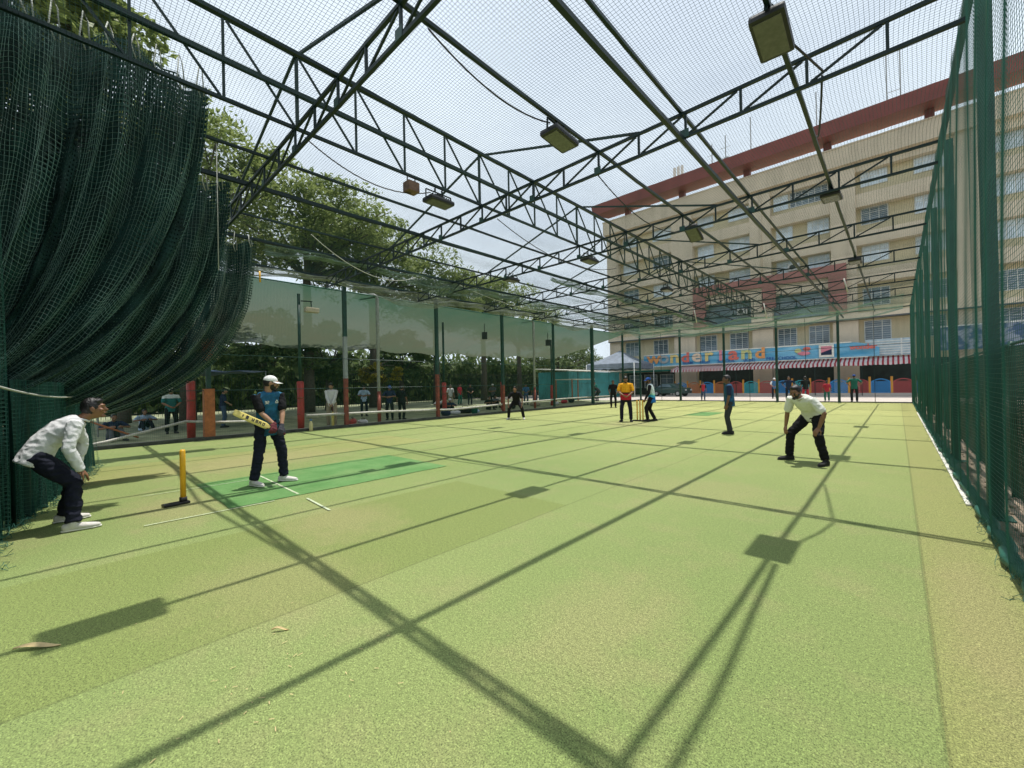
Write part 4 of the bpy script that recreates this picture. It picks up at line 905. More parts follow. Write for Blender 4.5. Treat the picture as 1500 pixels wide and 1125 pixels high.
def curtain(label, X0, yl, yr, zt, tie, ctrl, folds, amp, seed, wmat=9.0, group='divider nets drawn back to the near end', loops=0, X1=None, ctl_l=None, mass=2, light='curtain_cord', belly=0.35):
    """net hung along +Y at X0, drawn down and back to the tie point (y, z, spread)"""
    t = thing('divider_net', label, 'net curtain', (0, 0, 0), 0, group)
    rs = np.random.RandomState(seed); ph = rs.uniform(0, 6.28, 6)
    ty, tz, tsp = tie
    def surf(u, v, off=0.0, sc=1.0):
        Yt = yl+(yr-yl)*u; T = np.stack([Yt, np.full_like(u, zt)+0.12*np.cos(u*folds*6.28*0.5)*(1-v)], -1)
        cl = np.array(ctl_l) if ctl_l else np.array([yl, 3.6])
        Cc = (1-u)[..., None]*cl+u[..., None]*np.array(ctrl)
        K = np.stack([ty+tsp*(u-0.5)*0.6, tz-tsp*(u-0.5)*0.9+0*u], -1)
        B = ((1-v)**2)[..., None]*T+(2*v*(1-v))[..., None]*Cc+(v**2)[..., None]*K
        wv = u*folds*6.2832*sc
        a = amp*(0.55+0.9*np.sin(np.clip(v, 0, 1)*math.pi*0.9))*(1-0.45*v)
        d = a*(np.sin(wv+ph[0]+1.3*np.sin(v*2.2+u*5))+0.38*np.sin(wv*1.83+ph[1]+v*3)+0.14*np.sin(wv*3.3+ph[2]-v*5))
        e = 0.35*a*np.cos(wv*1.3+ph[3]+v*2)
        bel = belly*np.sin(v*math.pi)*np.sin(u*math.pi)
        x = X0+off+d+bel
        if X1 is not None: x = x+(X1-X0)*v
        rip = 0.03*np.sin(wv*3.1+v*17+ph[4])*np.sin(v*13+u*21+ph[5])
        return np.stack([x+rip, B[..., 0]+e*0.6+rip*0.8, B[..., 1]+e*0.25*np.sin(v*math.pi)+0.03*np.sin(u*folds*19+v*7)*np.sin(v*math.pi)], -1)
    nu, nv = 260, 60
    for k in range(mass):
        uu, vv = np.meshgrid(np.linspace(0, 1, nu), np.linspace(0, 1, nv), indexing='xy')
        P = surf(uu, vv, -0.16*k-0.05, 1.0-0.13*k).reshape(-1, 3)
        i = np.arange(nv-1)[:, None]*nu; j = np.arange(nu-1)[None, :]
        q = np.stack([i+j, i+j+1, i+nu+j+1, i+nu+j], -1).reshape(-1, 4)
        uv = np.stack([uu.ravel()*wmat, vv.ravel()*5.5], -1)
        mesh_np('net_fold', P, q, M['net_mass' if k else 'net_loose'], t, True, uv)
    polys = []
    for u in np.linspace(0, 1, int(wmat/0.066)):
        v = np.linspace(0, 1, 42); polys.append(surf(np.full_like(v, u)+0.0015*np.sin(v*30+u*90), v))
    for v in np.linspace(0, 1, 84):
        u = np.linspace(0, 1, 330); polys.append(surf(u, np.full_like(u, v)+0.002*np.sin(u*60+v*70)))
    strands('net_mesh', polys, 0.0021, M[light], t)
    for i in range(loops):
        u = (i+0.5)/loops; a = surf(np.array([u]), np.array([0.02]))[0]; y = a[1]
        mb = MB(); mb.tube([(a[0], y, a[2]-0.05), (a[0]+0.05, y-0.06, a[2]+0.12), (X0+0.02, y-0.02, zt+0.24), (X0-0.05, y+0.03, zt+0.16), (a[0]-0.02, y+0.05, a[2]+0.0)], 0.010, 5); mb.build('hanging_loop', M['rope'], t, True)
    return t
curtain('big dark green net curtain nearest the camera, swept back in long folds', -8.45, -2.1, 1.70, 6.90, (-1.2, 1.55, 0.35), (1.47, 2.35), 5.5, 0.13, 3, loops=14, wmat=8.0, mass=3, belly=0.12)
curtain('dark green net curtain hanging behind the big one, hem swept up to the middle beams', -10.75, -1.5, 2.50, 6.2, (-0.9, 1.35, 0.4), (2.35, 2.0), 6, 0.13, 5, loops=12, wmat=8.0, mass=3)
curtain('greyish green net curtain furthest back, its swept edge ending at the yellow tag', -14.35, -1.2, 3.95, 6.15, (-0.3, 1.15, 0.5), (4.05, 1.75), 8, 0.15, 8, loops=14, wmat=9.0, mass=2, light='mid_cord')
# end net falling to the turf behind the boy
def end_net(label, x0, x1, ya, yb, z0, z1, folds, amp, seed, wmat, mass=1):
    t = thing('end_net', label, 'net curtain', (0, 0, 0), 0, 'nets hanging to the ground behind the boy')
    rs = np.random.RandomState(seed); ph = rs.uniform(0, 6.28, 6)
    def surf(u, v, off=0.0):
        x = x0+(x1-x0)*u; y = ya+(yb-ya)*u; w_ = u*folds*6.2832
        a = amp*(0.6+0.6*v)
        d = a*(np.sin(w_+ph[0]+v*1.5)+0.5*np.sin(w_*2.3+ph[1]-v*2)+0.3*np.sin(w_*5.1+ph[2]))
        z = z1+(z0-z1)*v+0.03*np.sin(w_*1.7)*v
        return np.stack([x+0.5*a*np.cos(w_*1.2+ph[3]), y+d+off, z], -1)
    nu, nv = 200, 40; uu, vv = np.meshgrid(np.linspace(0, 1, nu), np.linspace(0, 1, nv), indexing='xy')
    i = np.arange(nv-1)[:, None]*nu; j = np.arange(nu-1)[None, :]; q = np.stack([i+j, i+j+1, i+nu+j+1, i+nu+j], -1).reshape(-1, 4)
    for k in range(mass):
        P = surf(uu, vv, -0.06-0.15*k).reshape(-1, 3); mesh_np('net_fold', P, q, M['net_dense'], t, True, np.stack([uu.ravel()*wmat, vv.ravel()*(z1-z0)], -1))
    polys = []
    for u in np.linspace(0, 1, int(wmat/0.05)):
        v = np.linspace(0, 1, 30); polys.append(surf(np.full_like(v, u), v))
    for v in np.linspace(0, 1, int((z1-z0)/0.05)):
        u = np.linspace(0, 1, 260); polys.append(surf(u, np.full_like(u, v)))
    strands('net_mesh', polys, 0.0021, M['fence_net'], t)
    # crumpled hem
    fr = []
    for _ in range(int(abs(x1-x0)*45)):
        a = surf(np.array([random.random()]), np.array([1.0]))[0]+np.array([0, random.uniform(-0.05, 0.12), 0.03]); q2 = [a]
        for j in range(5): a = a+np.array([random.uniform(-0.06, 0.06), random.uniform(-0.05, 0.06), random.uniform(-0.05, 0.05)]); a[2] = max(0.006, a[2]); q2.append(a)
        fr.append(np.array(q2))
    tag(strands('net_hem', fr, 0.0028, M['fence_net'], t), kind='stuff')
    return t
end_net('green net curtain falling to the turf at the edge of view, hem crumpled', -8.1, -6.15, -0.62, -0.66, 0.02, 6.6, 5, 0.07, 2, 4.0, 2)
end_net('dark green net hanging to the turf behind the bending boy', -13.2, -8.0, 0.30, -0.46, 0.02, 1.85, 9, 0.06, 4, 8.0, 2)
cable('tie_rope', 'pale rope tied across the gathered nets above the boy', 'rope', sag((-6.5, -0.5, 1.75), (-11.5, 0.1, 1.62), 0.06), 0.012, 'rope')
# bunched nets along the high beams on the shade side
def bunch(label, x, y0, y1, z, drop, seed):
    rs = np.random.RandomState(seed); L = y1-y0; ph = rs.uniform(0, 6.28, 8)
    def f(u, v):
        y = y0+u; e = 0.55+0.45*np.sin(u*0.7+ph[0])*np.sin(u*0.23+ph[1])
        return np.stack([x+0.10*np.sin(v*9+u*1.3+ph[2])+0.05*np.sin(u*5+v*14+ph[3]), y+0.04*np.sin(v*20), z-drop*e*v-0.03*np.sin(u*3.1)], axis=1)
    polys = []
    for v in np.linspace(0, 1, 60):
        u = np.linspace(0, L, int(L/0.18)); polys.append(f(u, np.full_like(u, v)))
    for u in np.arange(0, L, 0.032):
        v = np.linspace(0, 1, 9); polys.append(f(np.full_like(v, u), v))
    return tag(strands('rolled_net', polys, 0.0028, M['pale_cord' if seed == 2 else 'mid_cord']), label, 'net roll', 'bunched nets along the high beams')
bunch('bunched pale net hanging in a band under the eaves on the shade side', -17.1, 4.0, 35.5, 6.25, 0.75, 2)
bunch('bunched net strip along the beam next to the eaves on the shade side', -14.4, 4.2, 35.0, 6.25, 0.62, 4)
bunch('loose net folds hanging along the inner thick beam, towards the far end', -10.65, 14.0, 35.0, 6.2, 0.40, 6)
def slack_fn(u, v):
    return np.stack([-17+u, 28.5+v, 5.75-0.30*np.sin(u/17*math.pi)-0.12*np.sin(u*1.7+v)-0.06*np.sin(v*2.3+u*0.8)], axis=1)
o = net('slack_net', slack_fn, 17.3, 7.2, 0.06, 0.0026, M['curtain_cord'], seg=0.35); tag(o, 'slack second net sagging under the far end of the roof', 'roof net')

# ------------------------------------------------------------------ floodlights and cables
def make_flood(loc, label):
    t = thing('floodlight', label, 'floodlight', loc, 0, 'floodlights under the roof')
    mb = MB(); mb.box((-0.19, -0.34, -0.05), (0.19, 0.34, 0.05)); mb.build('housing', M['black'], t, bevel=0.045)
    mb = MB()
    for i in range(9): mb.box((-0.15, -0.26+i*0.065-0.006, 0.045), (0.15, -0.26+i*0.065+0.006, 0.095))
    mb.build('cooling_fin', M['black'], t)
    mb = MB(); mb.box((-0.145, -0.285, -0.057), (0.145, 0.285, -0.046)); mb.build('lens', M['lens'], t, bevel=0.004)
    mb = MB()
    for sy in (-0.36, 0.36):
        mb.bar((0, sy, -0.0), (0, sy, 0.20), 0.035, 0.012, up=(0, 1, 0))
    mb.bar((0, -0.36, 0.205), (0, 0.36, 0.205), 0.04, 0.012); mb.bar((0, -0.10, 0.20), (0, -0.10, 0.30), 0.03); mb.bar((0, 0.10, 0.20), (0, 0.10, 0.30), 0.03)
    mb.build('bracket', M['steel'], t)
    mb = MB(); mb.box((-0.07, -0.10, 0.095), (0.07, 0.10, 0.15)); mb.build('driver_box', M['black'], t, bevel=0.01)
    return t
fl = make_flood((-1.04, 5.86, 5.84), 'floodlight nearest to the side fence, closest of its row to the camera'); fl.rotation_euler = (R(-9), R(3), 0)
first = fl
for x, y, z, rx, lab in ((-4.32, 6.0, 6.02, -4, 'floodlight hanging above the middle of the turf, under a drooping cable'), (-7.86, 6.0, 6.02, 0, 'floodlight under the tall ridge girder next to the rusty box'), (-4.32, 1.35, 6.02, 0, 'floodlight behind the camera side truss casting the long shadow by the dry leaf'),
        (-1.05, 12.1, 5.86, 5, 'greenish floodlight second along the beam near the side fence'), (-4.32, 12.6, 6.02, -24, 'tilted floodlight second along the middle beam, showing a blue glass side'), (-7.86, 12.55, 5.98, 0, 'floodlight second along the ridge girder'),
        (-7.86, 19.2, 5.98, 0, 'floodlight third along the ridge girder'), (-1.05, 19.4, 5.86, 0, 'floodlight third along the beam near the side fence'), (-11.6, 12.5, 6.0, 0, 'small floodlight in front of the tree crowns')):
    o = dup(first, (x, y, z), 0, lab); o.rotation_euler = (R(rx), 0, 0)
t = thing('junction_box', 'rusty tilted metal box hanging from the girder next to a floodlight', 'junction box', (-7.86, 5.25, 6.12))
mb = MB(); mb.box((-0.12, -0.14, -0.12), (0.12, 0.14, 0.10)); mb.build('casing', mat('rusty box', (0.16, 0.09, 0.06), 0.7, 0.4, 9.0), t, bevel=0.015)
mb = MB(); mb.bar((0, -0.10, 0.10), (0, -0.10, 0.22), 0.02); mb.bar((0, 0.10, 0.10), (0, 0.10, 0.22), 0.02); mb.build('hanger', M['steel'], t)
cable('lamp_cable', 'black cable drooping from the beam to the floodlight over the middle turf', 'cable', sag((-4.34, 3.2, 6.27), (-4.34, 5.75, 6.2), 0.22), 0.012, 'cable')
cable('lamp_cable', 'black cable drooping past the second middle floodlight', 'cable', sag((-4.34, 7.3, 5.85), (-4.34, 12.3, 6.05), 0.45), 0.012, 'cable')
cable('lamp_cable', 'black cable looped beside the floodlight nearest the side fence', 'cable', [(-1.0, 5.75, 5.98), (-0.90, 6.1, 5.82), (-0.76, 6.6, 5.80), (-0.68, 7.15, 5.90)], 0.016, 'cable')
cable('lamp_cable', 'black cable hanging in a loop below the first full truss', 'cable', sag((-0.70, 7.25, 5.90), (-0.98, 9.2, 6.0), 0.26), 0.014, 'cable')
cable('lamp_cable', 'thin cable beside the nearest side fence beam', 'cable', [(-0.86, 0.5, 6.08), (-0.85, 3.5, 6.06), (-0.95, 5.5, 6.0)], 0.024, 'cable')
cable('lamp_cable', 'thin cable drooping from the ridge girder floodlight', 'cable', sag((-7.9, 3.0, 6.3), (-7.9, 5.8, 6.2), 0.35), 0.012, 'cable')
cable('lamp_cable', 'long slack cable under the girder towards the far end', 'cable', sag((-7.9, 8.0, 6.2), (-7.9, 14.5, 6.1), 0.50), 0.012, 'cable')
cable('lamp_cable', 'pale cord drooping across the tree crowns', 'cable', sag((-11.8, 4.6, 5.95), (-14.2, 9.6, 6.1), 0.55), 0.010, 'white_cable')
cable('lamp_cable', 'pale cord drooping near the eaves on the shade side', 'cable', sag((-14.3, 12.0, 6.2), (-14.4, 22.0, 6.2), 0.5), 0.010, 'white_cable')
cable('pull_cord', 'yellowish cord hanging straight down from the girder before the trees', 'cord', [(-9.15, 1.9, 6.25), (-9.15, 1.9, 4.9), (-9.16, 1.9, 3.9)], 0.008, 'rope')
for x, y, z, ln, lab in ((-5.6, 27.5, 6.1, 0.9, 'short white tube hanging slanted under the far roof'), (-9.0, 26.0, 6.1, 0.9, 'second short white tube hanging slanted under the far roof'), (-1.6, 22.5, 5.9, 0.6, 'white tube piece on the truss near the side fence')):
    cable('hanging_tube', lab, 'tube', [(x, y, z), (x+0.12, y+0.1, z-ln)], 0.03, 'white_pipe')
cable('yellow_tag', 'small yellow strap hanging at the swept edge of the furthest curtain', 'strap', [(-16.9, 4.75, 6.0), (-16.9, 4.76, 5.6)], 0.03, 'yellow_plastic')

# ------------------------------------------------------------------ wickets and small things on the turf
def stump(mb, x, y, z0, z1, r): mb.tube([(x, y, z0), (x, y, z1-0.02), (x, y, z1)], [r, r, r*0.7], 14)
t = thing('stumps', 'single thick yellow spring stump standing on a dark base near the boy', 'stumps', (-7.76, 1.12, 0), R(8))
for dx in (0.0,):
    mb = MB(); stump(mb, dx, 0, 0.07, 0.80, 0.036); mb.build('stump', M['yellow_plastic'], t, True)
    mb = MB(); mb.tube([(dx, 0, 0.04), (dx, 0, 0.10)], 0.048, 14); mb.build('spring', M['dark_rubber'], t, True)
mb = MB(); mb.box((-0.08, -0.24, 0.004), (0.06, 0.07, 0.038)); mb.build('base', M['black'], t, bevel=0.012)
t = thing('stumps', 'three thin yellow and orange stumps on a dark base at the far end', 'stumps', (-8.08, 16.63, 0), R(0))
for dx, c in ((-0.13, 'yellow_plastic'), (0.0, 'orange_wood'), (0.13, 'yellow_plastic')):
    mb = MB(); stump(mb, dx, 0, 0.05, 0.90, 0.027); mb.build('stump', M[c], t, True)
mb = MB(); mb.box((-0.32, -0.08, 0.004), (0.40, 0.08, 0.05)); mb.build('base', M['black'], t, bevel=0.012)
t = thing('water_bottle', 'clear yellowish drink bottle with blue cap by the rail end', 'bottle', (-17.05, 6.5, 0))
mb = MB(); mb.tube([(0, 0, 0.003), (0, 0, 0.03), (0, 0, 0.30), (0, 0, 0.37), (0, 0, 0.41)], [0.06, 0.07, 0.07, 0.04, 0.034], 14); mb.build('body', mat('bottle plastic', (0.55, 0.48, 0.25), 0.15, 0.1, 9.0), t, True)
mb = MB(); mb.tube([(0, 0, 0.41), (0, 0, 0.47)], 0.042, 12); mb.build('cap', M['blue_cloth'], t, True)
def leaf(x, y, a, L, label):
    mb = MB(); n = 7; vs = []
    for i in range(n):
        u = i/(n-1); w_ = 0.018*L/0.2*math.sin(math.pi*min(1, u*0.93+0.05)); p = V((math.cos(a), math.sin(a), 0))*(u-0.5)*L; q = V((-math.sin(a), math.cos(a), 0))
        z = 0.012+0.012*math.sin(u*5)
        vs += [V((x, y, z+0.006))+p-q*w_, V((x, y, z-0.002))+p, V((x, y, z+0.009))+p+q*w_]
    mb.add(vs, [(i*3+j, i*3+j+1, (i+1)*3+j+1, (i+1)*3+j) for i in range(n-1) for j in (0, 1)])
    return tag(mb.build('dry_leaf', M['dry_leaf'], None, True), label, 'leaf', 'dry leaves on the turf')
M['dry_leaf'] = mat('dry straw coloured leaf', (0.55, 0.42, 0.20), 0.7, 0.25, 20.0)
leaf(-4.13, -0.17, 0.95, 0.26, 'long straw coloured leaf lying in the lamp shadow near the frame edge')
leaf(-3.12, 0.96, 0.9, 0.11, 'short curled dry leaf alone on the open turf')
rl = random.Random(5)
crumbs = []
mb = MB()
for i in range(90):
    cx_, cy_ = rl.gauss(-2.55, 0.5), rl.gauss(0.75, 0.5)
    if rl.random() < 0.4: cx_, cy_ = rl.uniform(-9, 0), rl.uniform(1, 9)
    a = rl.uniform(0, 3.1); L = rl.uniform(0.008, 0.035); w_ = 0.004
    d = V((math.cos(a), math.sin(a), 0))*L/2; q = V((-d.y, d.x, 0)).normalized()*w_/2; c = V((cx_, cy_, 0.010))
    mb.add([c-d-q, c+d-q, c+d+q, c-d+q], [(0, 1, 2, 3)])
tag(mb.build('leaf_litter', M['dry_leaf']), 'tiny straw coloured flecks scattered over the turf', 'litter', None, 'stuff')

# ------------------------------------------------------------------ beyond the pipe rail: shade cloth, trees, hedge
def shade_mat():
    m, nt, out = new_mat('green shade cloth'); b = NB(nt); co = b.coord()
    sp = b.n('ShaderNodeSeparateXYZ'); b.l(co, sp.inputs[0])
    c = b.mix(b.range(sp.outputs['X'], -21.5, -18.2), (0.125, 0.135, 0.09), (0.042, 0.105, 0.07))
    c = b.mix(b.range(b.noise(co, 0.5, 4), 0.3, 0.75, 0, 0.75), c, (0.10, 0.135, 0.09))
    c = b.mix(b.range(b.noise(co, 26.0, 2), 0.35, 0.65, 0, 0.4), c, (0.09, 0.12, 0.085))
    d = b.n('ShaderNodeBsdfDiffuse'); b.l(c, d.inputs[0]); tl = b.n('ShaderNodeBsdfTranslucent'); b.l(c, tl.inputs[0])
    mx = b.n('ShaderNodeMixShader'); mx.inputs[0].default_value = 0.55; b.l(d.outputs[0], mx.inputs[1]); b.l(tl.outputs[0], mx.inputs[2])
    tp = b.n('ShaderNodeBsdfTransparent'); m2 = b.n('ShaderNodeMixShader'); m2.inputs[0].default_value = 0.05; b.l(mx.outputs[0], m2.inputs[1]); b.l(tp.outputs[0], m2.inputs[2])
    b.l(m2.outputs[0], out.inputs[0]); return m
M['shade'] = shade_mat()
def cloth_sheet(name, label, cat, corner, nx, ny, sagf, m):
    vs = []
    for j in range(ny+1):
        for i in range(nx+1):
            u, v = i/nx, j/ny; p = corner(u, v); vs.append((p[0], p[1], p[2]-sagf(u, v)))
    mb = MB(); mb.add(vs, [(j*(nx+1)+i, j*(nx+1)+i+1, (j+1)*(nx+1)+i+1, (j+1)*(nx+1)+i) for j in range(ny) for i in range(nx)])
    return tag(mb.build(name, m, None, True), label, cat)
cloth_sheet('shade_cloth', 'long green shade cloth sloping down outside the pipe rail side', 'shade cloth', lambda u, v: (-17.75-7.4*v, 0.5+33*u, 5.92-1.75*v), 120, 24,
            lambda u, v: (0.06+0.20*v)*abs(math.sin(u*math.pi*4.6+0.5))*math.sin(min(1, v*1.05)*math.pi*0.85)+0.08*math.sin(u*60)*v*v-0.5*v*max(0, u-0.75)*2, M['shade'])
cable('shade_edge_rope', 'teal rope along the upper edge of the shade cloth', 'rope', [(-17.72, 0.4, 5.95), (-17.72, 17, 5.93), (-17.72, 33.6, 5.94)], 0.03, 'fence_net')
t = thing('spotlight', 'small pale spotlight on the thin post with red padding', 'spotlight', (-17.75, 6.6, 4.95))
mb = MB(); mb.box((-0.14, 0.02, -0.10), (0.14, 0.55, 0.10)); mb.build('housing', M['beige'], t, bevel=0.04); mb = MB(); mb.bar((-0.1, -0.1, 0.35), (-0.1, 0.35, 0.38), 0.04); mb.bar((-0.1, 0.3, 0.35), (-0.05, 0.3, 0.1), 0.03); mb.build('bracket', M['steel'], t)
for i, (x, y) in enumerate(((-18.6, 17.5), (-18.9, 24.2))):  # boxes with made-up round grilles stand in for dark fan-like fixtures
    t = thing('wall_fixture', ('small black speaker under the shade cloth by the crouching fielder\'s post', 'small black speaker under the shade cloth before the teal shed')[i], 'fixture', (x, y, 4.75), facing(0.8, -0.6))
    mb = MB(); mb.box((-0.16, -0.12, -0.22), (0.16, 0.14, 0.22)); mb.build('cabinet', M['black'], t, bevel=0.03)
    mb = MB(); mb.tube([(0, 0.135, -0.06), (0, 0.150, -0.06)], 0.11, 14); mb.tube([(0, 0.135, 0.12), (0, 0.150, 0.12)], 0.05, 12); mb.build('grille', M['dark_rubber'], t)
    mb = MB(); mb.bar((0, 0, 0.2), (0, 0, 0.75), 0.035); mb.build('bracket', M['steel'], t)

def leaf_mat(name, c0, c1):
    m, nt, out = new_mat(name); b = NB(nt); co = b.coord()
    oi = b.n('ShaderNodeNewGeometry')
    r = oi.outputs['Random Per Island']
    c = b.mix(r, c0, c1); c = b.mix(b.range(b.noise(co, 0.45, 3), 0.35, 0.7, 0, 0.7), c, sh(c1, 1.25))
    p = b.bsdf(c, 0.55, spec=0.3); tl = b.n('ShaderNodeBsdfTranslucent'); b.l(c, tl.inputs[0])
    mx = b.n('ShaderNodeMixShader'); mx.inputs[0].default_value = 0.45; b.l(p.outputs[0], mx.inputs[1]); b.l(tl.outputs[0], mx.inputs[2]); b.l(mx.outputs[0], out.inputs[0]); return m
M['leaf'] = leaf_mat('rain tree leaves', (0.10, 0.15, 0.040), (0.24, 0.285, 0.095))
M['leaf_dark'] = leaf_mat('dark leaves', (0.05, 0.085, 0.03), (0.135, 0.18, 0.062))
M['leaf_sunlit'] = leaf_mat('sunlit yellow green leaves', (0.22, 0.20, 0.02), (0.36, 0.30, 0.04))  # yellow also carries the sunlight falling on the bush
def leaves_np(centres, size, rs, flat=0.5):
    n = len(centres); a = rs.uniform(0, 2*math.pi, n); tilt = rs.normal(0, flat, n); tilt2 = rs.normal(0, flat, n)
    dx = np.stack([np.cos(a), np.sin(a), tilt], 1); dy = np.stack([-np.sin(a), np.cos(a), tilt2], 1)
    s_ = size*rs.uniform(0.6, 1.4, n)[:, None]
    P = np.stack([centres-dx*s_, centres-dy*s_*0.42, centres+dx*s_, centres+dy*s_*0.42], 1).reshape(-1, 3)
    return P, np.arange(n*4).reshape(-1, 4)
def tree(name, label, x, y, h, rad, zc, rz_, seed, n=9000, m='leaf', trunk_r=0.32, lsize=0.15, clumps=64, lean=(0, 0)):
    if name == 'rain_tree': x *= 1.16; y *= 1.16; rad *= 1.16; rz_ *= 1.16; zc = 1.65+(zc-1.65)*1.16; n = int(n*1.35)
    rs = np.random.RandomState(seed); rr = random.Random(seed)
    t = thing(name, label, 'tree', (x, y, 0), 0, 'trees beyond the shade cloth')
    mb = MB(); fork = zc-rz_*0.75; top = V((lean[0], lean[1], fork))
    pts = [V((0, 0, -0.05)), V((0.06, 0.04, fork*0.4)), top*0.98+V((0, 0, 0.02))]
    mb.tube(pts, [trunk_r*1.35, trunk_r, trunk_r*0.8], 12)
    mb.build('trunk', M['bark'], t, True)
    cl = []
    for i in range(clumps):
        a = rr.uniform(0, 2*math.pi); q = math.sqrt(rr.random()); u = rr.uniform(-0.85, 1.0)
        rr2 = rad*q*math.sqrt(max(0.05, 1-(u*0.85)**2)); cl.append(V((lean[0]+math.cos(a)*rr2, lean[1]+math.sin(a)*rr2, zc+u*rz_*(1-0.35*q))))
    mb = MB()
    limbs = sorted(cl, key=lambda c: c.z)[::3]
    for c in limbs:
        midp = top.lerp(c, 0.5)+V((rr.uniform(-.4, .4), rr.uniform(-.4, .4), rr.uniform(0.1, 0.6)))
        mb.tube([top-V((0, 0, 0.25)), midp, c], [trunk_r*0.42, trunk_r*0.24, 0.03], 6)
        for k in range(3):
            d = c+V((rr.uniform(-1.4, 1.4), rr.uniform(-1.4, 1.4), rr.uniform(-0.2, 0.7))); mb.tube([midp.lerp(c, 0.3+0.2*k), d], [0.06, 0.015], 5)
    mb.build('limbs', M['bark'], t, True)
    P = []
    per = n//clumps
    for c in cl:
        k = int(per*rr.uniform(0.5, 1.5)); sz = rad*rr.uniform(0.13, 0.26)
        g = rs.normal(0, 1, (k, 3)); g /= np.linalg.norm(g, axis=1, keepdims=True)+1e-9; g *= (rs.uniform(0.15, 1, k)**0.45)[:, None]
        g *= np.array([sz*1.25, sz*1.25, sz*0.55]); g[:, 2] -= 0.10*(g[:, 0]**2+g[:, 1]**2)/sz
        P.append(g+np.array(c))
    P, q = leaves_np(np.concatenate(P), lsize, rs); mesh_np('crown', P, q, M[m], t)
    return t
tree('rain_tree', 'broad spreading tree just past the swept curtains', -26.0, 4.0, 15, 6.0, 11.6, 3.7, 11, 13000)
tree('rain_tree', 'tall spreading tree with the highest crown left of the ridge girder', -27.0, 10.2, 15, 5.6, 11.4, 3.5, 12, 12000)
tree('rain_tree', 'wide spreading tree whose leaf tips stand out against the sky', -28.5, 15.4, 15, 5.4, 11.0, 3.6, 13, 12000)
tree('rain_tree', 'spreading tree behind the middle of the shade cloth', -29.0, 21.5, 13, 5.4, 9.0, 3.0, 14, 11000)
tree('rain_tree', 'lower tree beyond the crouching fielder', -30.0, 28.0, 12, 5.6, 9.6, 2.9, 15, 11000)
tree('rain_tree', 'tree with rounded crown above the teal shed', -32.5, 36.0, 11, 5.4, 8.4, 2.9, 16, 10000)
tree('shade_tree', 'dark bushy tree standing between the shed and the school', -36.0, 48.5, 9, 5.2, 5.2, 3.2, 17, 8000, 'leaf_dark')
tree('shade_tree', 'dark tree low behind the pale tent', -41.0, 58.0, 9, 5.5, 5.4, 3.4, 18, 7000, 'leaf_dark')
tree('overhanging_tree', 'leafy tree hanging over the roof net above the big curtain', -19.5, -2.6, 15, 4.6, 13.2, 2.8, 19, 12000, 'leaf', 0.3, 0.17, 38, (0.6, 0.2))
for x, y, lab, sd in ((-31, 9.0, 'dark trunked tree behind the people under the shade', 31), (-33, 14.0, 'dark low tree deep in the shade behind the pale blue shirt', 32), (-34.5, 21.5, 'dark low tree behind the red shirt', 33), (-31.5, 2.0, 'dark low tree behind the tarpaulin', 34)):
    tree('shade_tree', lab, x, y, 7, 3.8, 4.6, 2.4, sd, 6000, 'leaf_dark', 0.26, 0.20, 30)
tree('yellow_bush', 'yellow green bush glowing between the trunks under the shade cloth', -31.5, 17.6, 4, 1.7, 2.9, 1.1, 41, 2200, 'leaf_sunlit', 0.08, 0.13, 16)
rs = np.random.RandomState(77); n = 15000
hp = np.stack([rs.uniform(-46, -41.5, n), rs.uniform(-16, 66, n), np.abs(rs.uniform(0, 5.2, n)+0.9*np.sin(rs.uniform(0, 40, n)))], 1)
P, q = leaves_np(hp, 0.42, rs, 0.9); tag(mesh_np('hedge', P, q, M['leaf_dark']), 'dense dark green foliage closing the view behind the trees', 'hedge', None, 'stuff')
t = thing('iron_fence', 'tall black iron fence with close upright bars behind the people', 'fence', (-34.6, 0, 0))
mb = MB()
for i in range(300): mb.box((-0.012, -10+i*0.2, 0.1), (0.012, -10+i*0.2+0.024, 3.1))
mb.build('fence_bars', M['black'], t)
for z in (0.35, 1.7, 2.9):
    mb = MB(); mb.bar((0, -10, z), (0, 50, z), 0.05); mb.build('rail', M['black'], t)
mb = MB(); mb.box((-47.2, -16, -0.02), (-46.9, 66, 5.0)); tag(mb.build('boundary_wall', M['kerb']), 'dark boundary wall behind the foliage', 'wall')
cloth_sheet('tarpaulin', 'dark blue tarpaulin canopy low behind the man in teal', 'tarpaulin', lambda u, v: (-22.4-5*v, 0.6+6.0*u, 2.55+0.25*v), 20, 14, lambda u, v: 0.25*math.sin(u*math.pi)*math.sin(v*math.pi)+0.04*math.sin(u*30), M['blue_tarp'])
for x, y, lab in ((-22.5, 0.7, 'thin pole at the near corner of the blue tarpaulin'), (-22.5, 6.5, 'thin pole at the far corner of the blue tarpaulin')): cable('tarpaulin_pole', lab, 'pole', [(x, y, 0), (x, y, 2.6)], 0.03, 'grey_pipe')
